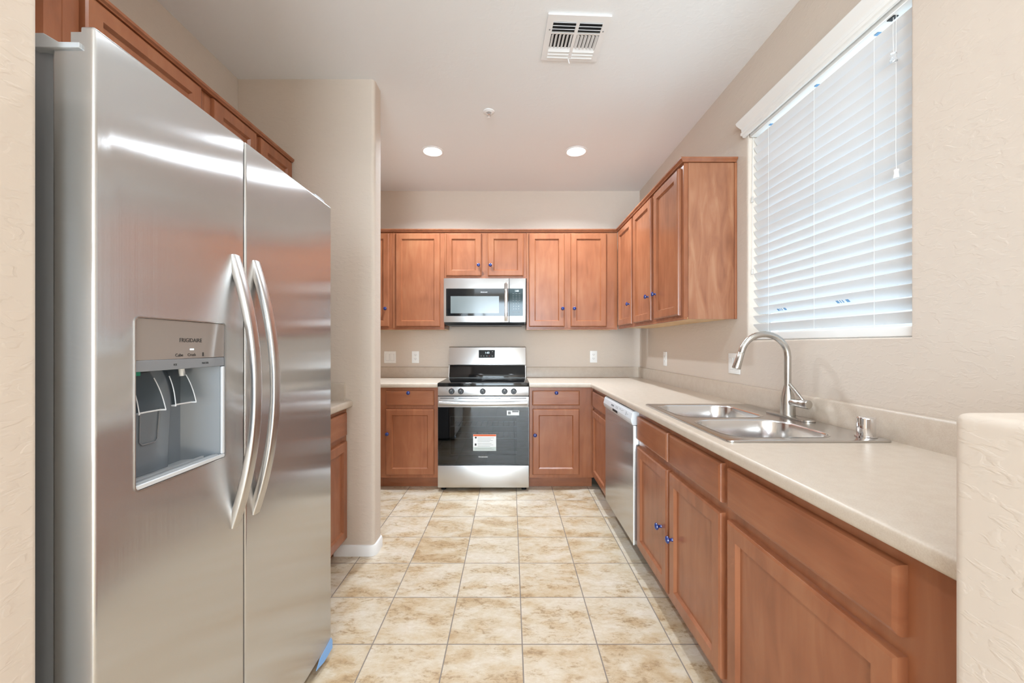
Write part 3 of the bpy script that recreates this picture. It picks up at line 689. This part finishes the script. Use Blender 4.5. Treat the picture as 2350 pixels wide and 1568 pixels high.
cp = t.p(MB().box(RX0 + 0.001, RX1 - 0.001, RF_ - 0.002, RF_ + 0.0445, 0.797, 0.8735, 0.004, 2), 'control_panel', M_STEELH)
for i, px in enumerate((1036.6, 1057.7, 1107.9, 1158.0, 1178.9)):
    c = (xr(px), RF_ - 0.0022, zr(898.2))
    kb = t.p(MB().lathe([(0.0245, 0), (0.0245, 0.004), (0.021, 0.006), (0.0195, 0.026), (0.018, 0.029), (0, 0.0295)], c, (0, -1, 0), 26).box(c[0] - 0.0045, c[0] + 0.0045, c[1] - 0.037, c[1] - 0.0297, c[2] - 0.019, c[2] + 0.019, 0.002, 1), 'knob', M_BLK)
    t.p(MB().box(c[0] - 0.0012, c[0] + 0.0012, c[1] - 0.0382, c[1] - 0.0372, c[2] + 0.004, c[2] + 0.018), 'pointer', M_WINK, kb)
    t.p(MB().box(c[0] - 0.003, c[0] + 0.003, RF_ - 0.0026, RF_ - 0.0021, c[2] + 0.026, c[2] + 0.030), 'red_dot', M_RED, cp)
    s_ = -1 if i in (0,) else 1
    mx = c[0] + s_ * 0.038 if i != 3 else c[0] - 0.038
    ring = MB(); lo, li = rrect(mx - 0.007, mx + 0.007, c[2] + 0.014, c[2] + 0.026, 0.004, 3), rrect(mx - 0.0055, mx + 0.0055, c[2] + 0.0155, c[2] + 0.0245, 0.003, 3)
    a_ = [ring.bm.verts.new((p[0], RF_ - 0.0025, p[1])) for p in lo]; b2 = [ring.bm.verts.new((p[0], RF_ - 0.0025, p[1])) for p in li]
    for j in range(len(a_)): ring.bm.faces.new((a_[j], a_[(j+1) % len(a_)], b2[(j+1) % len(a_)], b2[j]))
    t.p(ring, 'burner_mark', M_INKG, cp)
od = t.p(MB().box(RX0 + 0.001, RX1 - 0.001, RF_, RF_ + 0.0445, 0.703, 0.790, 0.003, 2)
         .box(RX0 + 0.001, RX0 + 0.012, RF_ + 0.004, RF_ + 0.0445, 0.222, 0.7028).box(RX1 - 0.012, RX1 - 0.001, RF_ + 0.004, RF_ + 0.0445, 0.222, 0.7028)
         .box(RX0 + 0.0121, RX1 - 0.0121, RF_ + 0.004, RF_ + 0.0445, 0.222, 0.30).box(RX0 + 0.0121, RX0 + 0.10, RF_ + 0.004, RF_ + 0.0445, 0.3001, 0.7028)
         .box(RX1 - 0.10, RX1 - 0.0121, RF_ + 0.004, RF_ + 0.0445, 0.3001, 0.7028).box(RX0 + 0.1001, RX1 - 0.1001, RF_ + 0.004, RF_ + 0.0445, 0.62, 0.7028), 'oven_door', M_STEELH)
od2 = [t.p(MB().box(RX0 + 0.002, RX1 - 0.002, RF_ - 0.001, RF_ + 0.0035, 0.223, 0.7022), 'door_glass', M_OVENG, od)]
t.p(MB().box(RX0 + 0.003, RX0 + 0.101, RF_ + 0.0036, RF_ + 0.0039, 0.224, 0.7018).box(RX1 - 0.101, RX1 - 0.003, RF_ + 0.0036, RF_ + 0.0039, 0.224, 0.7018)
    .box(RX0 + 0.1011, RX1 - 0.1011, RF_ + 0.0036, RF_ + 0.0039, 0.224, 0.299).box(RX0 + 0.1011, RX1 - 0.1011, RF_ + 0.0036, RF_ + 0.0039, 0.625, 0.7018), 'glass_mask', M_BLK, od)
t.p(MB().box(RX0 + 0.09, RX1 - 0.09, RF_ + 0.30, RF_ + 0.31, 0.25, 0.67).box(RX0 + 0.09, RX1 - 0.09, RF_ + 0.046, RF_ + 0.2999, 0.25, 0.26).box(RX0 + 0.09, RX0 + 0.098, RF_ + 0.046, RF_ + 0.2999, 0.2601, 0.67).box(RX1 - 0.098, RX1 - 0.09, RF_ + 0.046, RF_ + 0.2999, 0.2601, 0.67), 'oven_liner', M_DARK)
cut(shell, MB().box(RX0 + 0.089, RX1 - 0.089, RF_ + 0.02, RF_ + 0.312, 0.248, 0.672).build('cutter', M_GREY, t.e, M=t.inv))
for zz in (0.43, 0.53):
    rk = MB().tube([(RX0 + 0.100, RF_ + 0.06, zz), (RX1 - 0.100, RF_ + 0.06, zz)], 0.0035, 8).tube([(RX0 + 0.10, RF_ + 0.28, zz), (RX1 - 0.10, RF_ + 0.28, zz)], 0.0035, 8)
    for i in range(12):
        xx = RX0 + 0.12 + i * (RX1 - RX0 - 0.24) / 11; rk.tube([(xx, RF_ + 0.06, zz + 0.003), (xx, RF_ + 0.28, zz + 0.003)], 0.002, 6)
    t.p(rk, 'oven_rack', M_SILV)
hp, hr = [], []
for i in range(25):
    u = i / 24; s_ = 2 * u - 1
    hp.append((RX0 + 0.018 + (RX1 - RX0 - 0.036) * u, RF_ - 0.036 - 0.012 * (1 - s_ * s_), 0.742 - 0.006 * (1 - s_ * s_))); hr.append(0.0170)
t.p(MB().tube(hp, hr, 18).box(RX0 + 0.020, RX0 + 0.046, RF_ - 0.036, RF_ - 0.0005, 0.733, 0.752, 0.003, 2).box(RX1 - 0.046, RX1 - 0.020, RF_ - 0.036, RF_ - 0.0005, 0.733, 0.752, 0.003, 2), 'handle', M_STEELH, od)
for a, b_ in ((1010, 1042), (1052, 1100), (1112, 1150), (1170, 1208)): t.p(MB().box(xr(a), xr(b_), RF_ - 0.0006, RF_ - 0.0001, 0.774, 0.779), 'vent_slot', M_DARK, od)
text_obj('FRIGIDAIRE', 'logo', M_WINK, 0.0155, (xr(1108.7), RF_ - 0.0014, zr(1049)), (PI/2, 0, 0), od, t)
yy = RF_ - 0.0012
wl = t.p(MB().box(xr(1085.7), xr(1138.6), yy, RF_ - 0.0011, zr(1035), zr(997)), 'warning_label', M_PAPER, od); wl['label'] = 'white warning label with an orange top band'
t.p(MB().box(xr(1086), xr(1138.4), yy - 0.0003, yy - 0.0001, zr(1001.5), zr(997.3)), 'label_band', M_ORANGE, od)
t.p(MB().box(xr(1086), xr(1138.4), yy - 0.0003, yy - 0.0001, zr(1034.7), zr(1026)), 'label_band', M_PAPERG, od)
lines = MB()
for i, py in enumerate((1005, 1008, 1011, 1014, 1018, 1021, 1024, 1028.5, 1031)): lines.box(xr(1096 if py < 1026 else 1089), xr(1134 - (i * 7) % 11), yy - 0.0005, yy - 0.0003, zr(py + 0.6), zr(py))
t.p(lines, 'label_print', M_INKG, od)
t.p(MB().prism([(xr(1091.8), zr(1001.8)), (xr(1089), zr(1004.6)), (xr(1091.8), zr(1007.4)), (xr(1094.6), zr(1004.6))], 'y', yy - 0.0005, yy - 0.0003), 'hazard_mark', M_INK, od)
t.p(MB().box(xr(1089.5), xr(1093.5), yy - 0.0005, yy - 0.0003, zr(1023), zr(1018)), 'burn_mark', M_INK, od)
t.p(MB().box(xr(1163), xr(1191.3), yy, RF_ - 0.0011, zr(953.5), zr(942.3)), 'rating_label', M_PAPER, od)
t.p(MB().box(xr(1175.5), xr(1190), yy - 0.0004, yy - 0.0002, zr(946.5), zr(942.8)).box(xr(1166), xr(1172), yy - 0.0004, yy - 0.0002, zr(951), zr(945)).box(xr(1167.3), xr(1170.6), yy - 0.0006, yy - 0.00045, zr(949.6), zr(946.4)), 'label_print', M_INKG, od)
t.p(MB().box(RX0 + 0.001, RX1 - 0.001, RF_ - 0.001, RF_ + 0.0445, 0.032, 0.216, 0.003, 2), 'storage_drawer', M_STEELH)
for xx in (RX0 + 0.04, RX1 - 0.04):
    for yy_ in (RF_ + 0.06, 3.92): t.p(MB().lathe([(0.022, 0), (0.022, 0.008), (0.012, 0.012), (0.012, 0.0298)], (xx, yy_, 0.0)), 'foot', M_BLK)

# ------------------------------------------------------------------ microwave
MF = 3.695
xm = lambda px: (px - VX) * MF / F_PX
zm = lambda py: EYE + (VY - py) * MF / F_PX
t = T('microwave', 'stainless over-the-range microwave hung under the short cabinet', 'microwave', (-0.232, 3.86, 1.42))
MX0, MX1, MZ0, MZ1 = xm(1018.2), xm(1206.9), zm(740), zm(638.8)
t.p(MB().box(MX0 + 0.003, MX1 - 0.003, MF + 0.032, YB - 0.003, MZ0 - 0.012, MZ1), 'body', M_BLK)
t.p(MB().prism([(MF + 0.012, MZ0 - 0.004), (MF + 0.031, MZ0 - 0.004), (MF + 0.031, MZ0 - 0.026), (MF + 0.03, MZ0 - 0.026)], 'x', MX0 + 0.012, MX1 - 0.012).box(MX0 + 0.03, MX1 - 0.03, MF + 0.0315, YB - 0.02, MZ0 - 0.028, MZ0 - 0.0125), 'bottom_vent', M_BLK)
xs = xm(1168.5)
dr_ = t.p(MB().box(MX0, xs - 0.001, MF, MF + 0.0315, MZ0, MZ1, 0.004, 2), 'door', M_STEELH)
gl = t.p(MB().box(xm(1023.7), xs - 0.0015, MF - 0.002, MF - 0.0003, zm(725.6), zm(662.5), 0.0008, 1), 'window', M_BLKG, dr_)
M_MESH = mat('grey_window_mesh', srgb(110, 118, 118), 0.15, spec=0.7)
t.p(MB().box(xm(1034.1), xm(1145.2), MF - 0.0028, MF - 0.0021, zm(719.3), zm(680)), 'window_mesh', M_MESH, dr_)
text_obj('FRIGIDAIRE', 'logo', M_WINK, 0.0125, (xm(1110.8), MF - 0.0026, zm(671)), (PI/2, 0, 0), dr_, t)
hp = []; hr = []
for i in range(21):
    u = i / 20; s_ = 2 * u - 1
    hp.append((xm(1161.3), MF - 0.012 - 0.024 * (1 - s_ ** 4), zm(737) + (zm(649.5) - zm(737)) * u)); hr.append((0.0135, 0.007))
t.p(MB().tube(hp, hr, 16, flat=(1, 0, 0)), 'handle', M_CHROME, dr_, ang=50)
cp = t.p(MB().box(xs + 0.001, MX1, MF, MF + 0.0315, MZ0, MZ1, 0.004, 2), 'control_panel', M_STEELH)
M_TEAL = mat('teal_reflection_panel', (0.012, 0.032, 0.036, 1), 0.06, spec=0.35)  # black glass with the teal of reflected blinds mixed into its colour
t.p(MB().box(xs + 0.0015, xm(1200), MF - 0.002, MF - 0.0003, zm(725.6), zm(662.5), 0.0008, 1), 'touch_panel', M_TEAL, cp)
text_obj('1:03', 'display_digits', M_LED, 0.022, (xm(1186), MF - 0.0026, zm(668)), (PI/2, 0, 0), cp, t)
for r_ in range(3):
    for c_ in range(3): text_obj(str(r_ * 3 + c_ + 1), 'keypad_digit', M_WINK, 0.012, (xm(1178.5 + 5.8 * c_), MF - 0.0025, zm(697.3 + 6 * r_)), (PI/2, 0, 0), cp, t)
kp = MB()
for r_ in range(4):
    for c_ in range(3): kp.box(xm(1176 + 7 * c_), xm(1180 + 7 * c_), MF - 0.0026, MF - 0.0022, zm(674.6 + 5 * r_), zm(673.9 + 5 * r_))
for c_ in range(3): kp.box(xm(1176 + 7 * c_), xm(1180 + 7 * c_), MF - 0.0026, MF - 0.0022, zm(716.6), zm(715.8))
t.p(kp, 'key_print', M_INKG, cp)

# ------------------------------------------------------------------ dishwasher
DX, DWa, DWb = 0.668, 2.862, 2.206
t = T('dishwasher', 'stainless dishwasher with silver control strip under the counter', 'dishwasher', (0.98, (DWa + DWb) / 2, 0))
t.p(MB().box(XB + 0.022, XR - 0.05, DWb + 0.01, DWa - 0.01, 0.10, 0.858), 'tub', M_GREY)
t.p(MB().box(DX + 0.004, XB + 0.0215, DWb + 0.002, DWa - 0.002, 0.125, 0.778, 0.003, 2), 'door', M_STEEL)
t.p(MB().box(DX + 0.003, DX + 0.0085, DWb - 0.002, DWb + 0.0018, 0.125, 0.778), 'edge_highlight', M_WHITE)  # white strip drawn for the highlight along the door's edge
prof = [(DX + 0.0, 0.780), (DX - 0.008, 0.796), (DX - 0.010, 0.812), (DX - 0.002, 0.846), (DX + 0.006, 0.856), (DX + 0.05, 0.858), (DX + 0.05, 0.780)]
cp = t.p(MB().prism(prof, 'y', DWb, DWa, 0.003, 2), 'control_strip', M_SILV)
t.p(MB().box(DX - 0.0118, DX - 0.006, 2.49, 2.60, 0.797, 0.812, 0.002, 1), 'pocket_handle', M_DARK, cp)
RD = (PI/2 - 0.20, 0, -PI/2)
text_obj('FRIGIDAIRE', 'logo', M_INKG, 0.013, (DX - 0.0075, 2.615, 0.829), RD, cp, t)
kk = MB()
for yy_, zz in ((2.53, 0.834), (2.53, 0.826), (2.50, 0.834), (2.50, 0.826), (2.44, 0.833), (2.41, 0.829), (2.38, 0.833), (2.31, 0.836), (2.31, 0.829), (2.31, 0.822), (2.28, 0.829)):
    kk.box(DX - 0.011 + (zz - 0.812) * 0.235 - 0.0005, DX - 0.0095 + (zz - 0.812) * 0.235, yy_ - 0.007, yy_ + 0.007, zz - 0.001, zz + 0.001)
t.p(kk, 'button_print', M_INKG, cp)
t.p(MB().box(XB + 0.07, XB + 0.085, DWb + 0.003, DWa - 0.003, 0.0, 0.0995), 'toe_panel', M_BLK)

# ------------------------------------------------------------------ window blind
BX = 1.332; BYa, BYb = WY0 + 0.006, WY1 - 0.008
t = T('window_blind', 'white horizontal slat blind closed over the window', 'blind', (BX, 1.75, WZ0))
slats = MB(); tilt = math.radians(57); PITCH = 0.0454
zs = [1.312 + PITCH * i for i in range(23)]
for i, z in enumerate(zs):
    tl = tilt - (0.16 if i < 3 else 0.0) + random.uniform(-0.02, 0.02)
    dx, dz = 0.025 * math.cos(tl), 0.025 * math.sin(tl); nx, nz = math.sin(tl), math.cos(tl)
    sec = []
    for k in range(7):
        u = -1 + 2 * k / 6; cr = 0.0022 * (1 - u * u)
        sec.append((BX + u * dx - nx * 0 + cr * nx * -1, z - u * dz - cr * nz))
    back = [(p[0] + 0.0026 * nx, p[1] + 0.0026 * nz) for p in reversed(sec)]
    slats.prism(sec + back, 'y', BYa, BYb)
t.p(slats, 'slat_panel', M_BLIND, ang=50)
t.p(MB().box(BX - 0.025, BX + 0.025, BYa, BYb, 1.2475, 1.284, 0.006, 3), 'bottom_rail', M_WHITE)
t.p(MB().box(BX - 0.036, BX + 0.045, BYa, BYb, 2.346, 2.398, 0.002, 1), 'headrail', M_WHITE)
VP_ = [(0, 2.357), (0.010, 2.357), (0.012, 2.368), (0.018, 2.372), (0.019, 2.385), (0.015, 2.390), (0.016, 2.405), (0.024, 2.418), (0.033, 2.434), (0.036, 2.446), (0.035, 2.450), (0, 2.450)]
t.p(MB().sweep([(XR - 0.001, WY1 + 0.012), (XR - 0.004, WY1 + 0.012), (XR - 0.004, WY0 - 0.03), (XR - 0.001, WY0 - 0.03)], VP_), 'valance', M_WHITE, ang=25)
for Y in (2.056, 1.747, 1.458):
    t.p(MB().tube([(BX - 0.0175, Y, 1.27), (BX - 0.0175, Y, 2.346)], 0.0006, 6).tube([(BX + 0.0175, Y, 1.27), (BX + 0.0175, Y, 2.346)], 0.0006, 6), 'ladder_cord', M_CORD)
    t.p(MB().box(BX - 0.012, BX + 0.006, Y - 0.008, Y + 0.008, 2.3440, 2.3459), 'cord_guide', M_BLUEINK)
t.p(MB().box(BX - 0.026, BX - 0.008, 1.375, 1.40, 2.3435, 2.3459), 'cord_lock', M_DARK)
for (Y, Z0, nm, mm, r0) in ((1.362, 1.785, 'cord_tassel', M_WHITE, 0.0085), (1.372, 2.185, 'cord_tassel', M_CLEAR, 0.011), (2.172, 1.99, 'cord_tassel', M_CLEAR, 0.006), (2.172, 1.60, 'cord_tassel', M_CLEAR, 0.006)):
    c = t.p(MB().lathe([(r0, 0), (r0 * 0.95, 0.002), (r0 * 0.72, 0.018), (r0 * 0.85, 0.024), (r0 * 0.8, 0.028), (0, 0.029)], (BX - 0.029, Y, Z0), n=18), nm, mm)
    t.p(MB().tube([(BX - 0.029, Y, Z0 + 0.029), (BX - 0.025, Y + 0.006, Z0 + 0.1 if Z0 + 0.1 < 2.3 else 2.3), (BX - 0.020, Y + 0.01, 2.346)], 0.0008, 6), 'pull_cord', M_CORD, c)
# printed stickers on the lowest slats
for i, Y in ((2, 1.62), (2, 1.985)):
    tl = tilt - 0.16; z = zs[i]
    st = MB()
    for k, (a, w_) in enumerate(((-0.030, 0.014), (-0.002, 0.004), (0.010, 0.004), (0.020, 0.012))):
        st.box(-0.0016, -0.0008, a, a + w_, -0.010, 0.004)
    st.xform(Matrix.Translation((BX + 0.004 - 0.0022 * math.sin(tl), Y, z - 0.004)) @ Matrix.Rotation(-(PI/2 - tl), 4, 'Y'))
    s_ = t.p(st, 'sticker', M_BLUEINK); s_['label'] = 'small blue printed sticker'

# ------------------------------------------------------------------ switches and outlets
def plate(name, label, cat, loc, rz, gangs, kind, group=None):
    t = T(name, label, cat, loc, rz, group)
    w, h = 0.072 + 0.046 * (gangs - 1), 0.118
    t.lp(MB().box(-w/2, w/2, -0.006, -0.0005, -h/2, h/2, 0.003, 2), 'cover_plate', M_WHITE)
    for g_ in range(gangs):
        cx = (g_ - (gangs - 1) / 2) * 0.046
        k = kind if isinstance(kind, str) else kind[g_]
        if k == 'rocker':
            t.lp(MB().prism([(-0.0062, -0.033), (-0.0062, 0.033), (-0.0105, 0.033), (-0.0075, -0.033)], 'x', cx - 0.0165, cx + 0.0165, 0.001, 1), 'rocker', M_WHITE)
            t.lp(MB().box(cx - 0.0185, cx - 0.0168, -0.0064, -0.0061, -0.035, 0.035).box(cx + 0.0168, cx + 0.0185, -0.0064, -0.0061, -0.035, 0.035).box(cx - 0.0168, cx + 0.0168, -0.0064, -0.0061, -0.035, -0.0332), 'gap_line', M_GAP)
        else:
            for zz in (-0.020, 0.020):
                rc = t.lp(MB().prism(rrect(cx - 0.0165, cx + 0.0165, zz - 0.0135, zz + 0.0135, 0.010, 4), 'y', -0.0085, -0.0061, 0.0008, 1), 'receptacle', M_WHITE)
                t.lp(MB().box(cx - 0.0078, cx - 0.0055, -0.0089, -0.0086, zz - 0.002, zz + 0.007).box(cx + 0.0055, cx + 0.0078, -0.0089, -0.0086, zz - 0.002, zz + 0.007).lathe([(0.0025, 0), (0, 0.0003)], (cx, -0.0086, zz - 0.007), (0, -1, 0), 8), 'slot', M_INK, rc)
    return t
plate('light_switch', 'white double rocker switch on the back wall near the stub wall', 'light switch', (-1.205, YB, 1.098), 0, 2, 'rocker')
plate('wall_outlet', 'white duplex outlet on the back wall left of the range', 'outlet', (-0.951, YB, 1.099), 0, 1, 'outlet', 'duplex outlets above the counters')
plate('wall_outlet', 'white duplex outlet on the back wall right of the range', 'outlet', (0.828, YB, 1.103), 0, 1, 'outlet', 'duplex outlets above the counters')
plate('wall_outlet', 'white outlet on the window wall under the corner cabinets', 'outlet', (XR, 3.36, 1.105), -PI/2, 1, 'outlet', 'duplex outlets above the counters')
plate('light_switch', 'white double switch plate behind the faucet spout on the window wall', 'light switch', (XR, 2.32, 1.113), -PI/2, 2, 'rocker')

# ------------------------------------------------------------------ ceiling fittings
# supply register
vx0, vx1, vy0, vy1 = 0.168, 0.466, 1.872, 2.172
t = T('ceiling_vent', 'square white metal air register in the ceiling', 'vent', ((vx0 + vx1) / 2, (vy0 + vy1) / 2, CEIL))
zt = CEIL - 0.0005
fr_ = MB(); mg = 0.030; mn = 0.040; mf = 0.022
fr_.box(vx0, vx1, vy0, vy0 + mn, zt - 0.009, zt).box(vx0, vx1, vy1 - mf, vy1, zt - 0.009, zt)
fr_.box(vx0, vx0 + mg, vy0 + mn, vy1 - mf, zt - 0.009, zt).box(vx1 - mg, vx1, vy0 + mn, vy1 - mf, zt - 0.009, zt)
xm_ = (vx0 + vx1) / 2
ya, yb_, yc_, yd = vy0 + mn, vy0 + mn + 0.072, vy1 - mf - 0.070, vy1 - mf
fr_.box(xm_ - 0.008, xm_ + 0.008, ya, yd, zt - 0.009, zt - 0.001).box(vx0 + mg, vx1 - mg, yb_ - 0.004, yb_ + 0.004, zt - 0.0088, zt - 0.001)
t.p(fr_, 'frame', M_TRIM)
t.p(MB().box(vx0 + mg - 0.004, vx1 - mg + 0.004, ya - 0.004, yd + 0.004, zt - 0.0008, zt), 'duct_opening', M_DARK)
lv = MB()
def blade(c0, c1, ang, w_, along):
    """louvre from c0 to c1, tilted about its length"""
    c0, c1 = Vector(c0), Vector(c1); d = (c1 - c0).normalized(); side = d.cross(Vector((0, 0, 1)))
    o = side * math.cos(ang) * w_ / 2 + Vector((0, 0, 1)) * math.sin(ang) * w_ / 2; n = d.cross(o).normalized() * 0.0007
    v = [lv.bm.verts.new(p) for p in (c0 - o - n, c1 - o - n, c1 + o - n, c0 + o - n, c0 - o + n, c1 - o + n, c1 + o + n, c0 + o + n)]
    for f in ((0,1,2,3),(7,6,5,4),(0,4,5,1),(1,5,6,2),(2,6,7,3),(3,7,4,0)): lv.bm.faces.new([v[i] for i in f])
zb = zt - 0.0075
for sx0, sx1 in ((vx0 + mg, xm_ - 0.008), (xm_ + 0.008, vx1 - mg)):
    for i in range(4): blade((sx0, ya + 0.004 + i * 0.0205, zb), (sx1, ya + 0.004 + i * 0.0205, zb), -0.9, 0.011, 'x')
    for i in range(3): blade((sx0, yc_ + 0.012 + i * 0.0225, zb), (sx1, yc_ + 0.012 + i * 0.0225, zb), 0.45, 0.024, 'x')
    for i in range(6):
        xx = sx0 + 0.009 + i * (sx1 - sx0 - 0.014) / 5.2
        blade((xx, yb_ + 0.006, zb), (xx, yc_ - 0.002, zb), 0.75 if sx0 < xm_ - 0.02 else -0.75, 0.0155, 'y')
bmesh.ops.recalc_face_normals(lv.bm, faces=lv.bm.faces)
t.p(lv, 'louver_bank', M_TRIM)
t.p(MB().box(xm_ - 0.03, xm_ + 0.012, yd + 0.004, yd + 0.007, zt - 0.0098, zt - 0.0091).tube([(xm_ - 0.004, yd + 0.007, zt - 0.009), (xm_ + 0.004, yd + 0.012, zt - 0.03)], 0.0022, 8), 'damper_lever', M_TRIM)
for xx in (vx0 + 0.018, vx1 - 0.018): t.p(MB().lathe([(0.004, 0), (0.003, 0.0015), (0, 0.0018)], (xx, vy0 + 0.09, zt - 0.0091), (0, 0, -1), 10), 'screw', M_INKG)
t.e.rotation_euler.z = 0.045
# fire sprinkler
c = (-0.144, 2.658, CEIL - 0.0005)
t = T('fire_sprinkler', 'small chrome fire sprinkler head in the ceiling', 'sprinkler', c)
t.p(MB().lathe([(0.038, 0), (0.037, 0.004), (0.020, 0.010), (0.016, 0.006), (0, 0.006)], c, (0, 0, -1), 28), 'escutcheon', M_TRIM)
t.p(MB().lathe([(0.011, 0.0065), (0.010, 0.016), (0.006, 0.018), (0, 0.018)], c, (0, 0, -1), 16).tube([(c[0] - 0.009, c[1], c[2] - 0.012), (c[0] - 0.011, c[1], c[2] - 0.026), (c[0], c[1], c[2] - 0.042)], 0.0022, 8).tube([(c[0] + 0.009, c[1], c[2] - 0.012), (c[0] + 0.011, c[1], c[2] - 0.026), (c[0], c[1], c[2] - 0.042)], 0.0022, 8), 'frame_arm', M_CHROME)
t.p(MB().lathe([(0.003, 0.0385), (0.013, 0.0425), (0.013, 0.044), (0, 0.0445)], c, (0, 0, -1), 16), 'deflector', M_TRIM)
# recessed lamps (two in view, two over the near kitchen, two behind the camera added as fill)
def can(x0, y0, label, watts, group=None):
    t = T('recessed_light', label, 'ceiling light', (x0, y0, CEIL), 0, group)
    z = CEIL - 0.0005
    t.p(MB().lathe([(0.088, 0), (0.087, 0.003), (0.076, 0.006), (0.070, 0.003), (0.068, 0.0005)], (x0, y0, z), (0, 0, -1), 36), 'trim_ring', M_TRIM)
    t.p(MB().lathe([(0.0675, 0.001), (0.060, 0.0032), (0, 0.0042)], (x0, y0, z), (0, 0, -1), 36), 'lens', M_LENS)
    a = area('lamp_bulb', (x0, y0, z - 0.012), (0, 0, 0), 0.12, 0.12, watts, (0.80, 0.905, 1.0), 'DISK', math.radians(145))
    return t
CAN_W = 27
can(-0.62, 3.203, 'lit recessed ceiling light above the range, nearer the stub wall', CAN_W)
can(0.52, 3.203, 'lit recessed ceiling light above the range, nearer the window wall', CAN_W)
for xx in (-0.62, 0.52): can(xx, 1.15, 'recessed ceiling light in the near half of the kitchen', CAN_W * 0.22, 'near recessed kitchen lights')
for xx, yy_ in ((-1.6, -2.4), (0.2, -2.4)):  # invented lamps, added to fill from behind
    can(xx, yy_, 'invented recessed ceiling light behind the camera', CAN_W * 0.35, 'added fill lights of the living area')
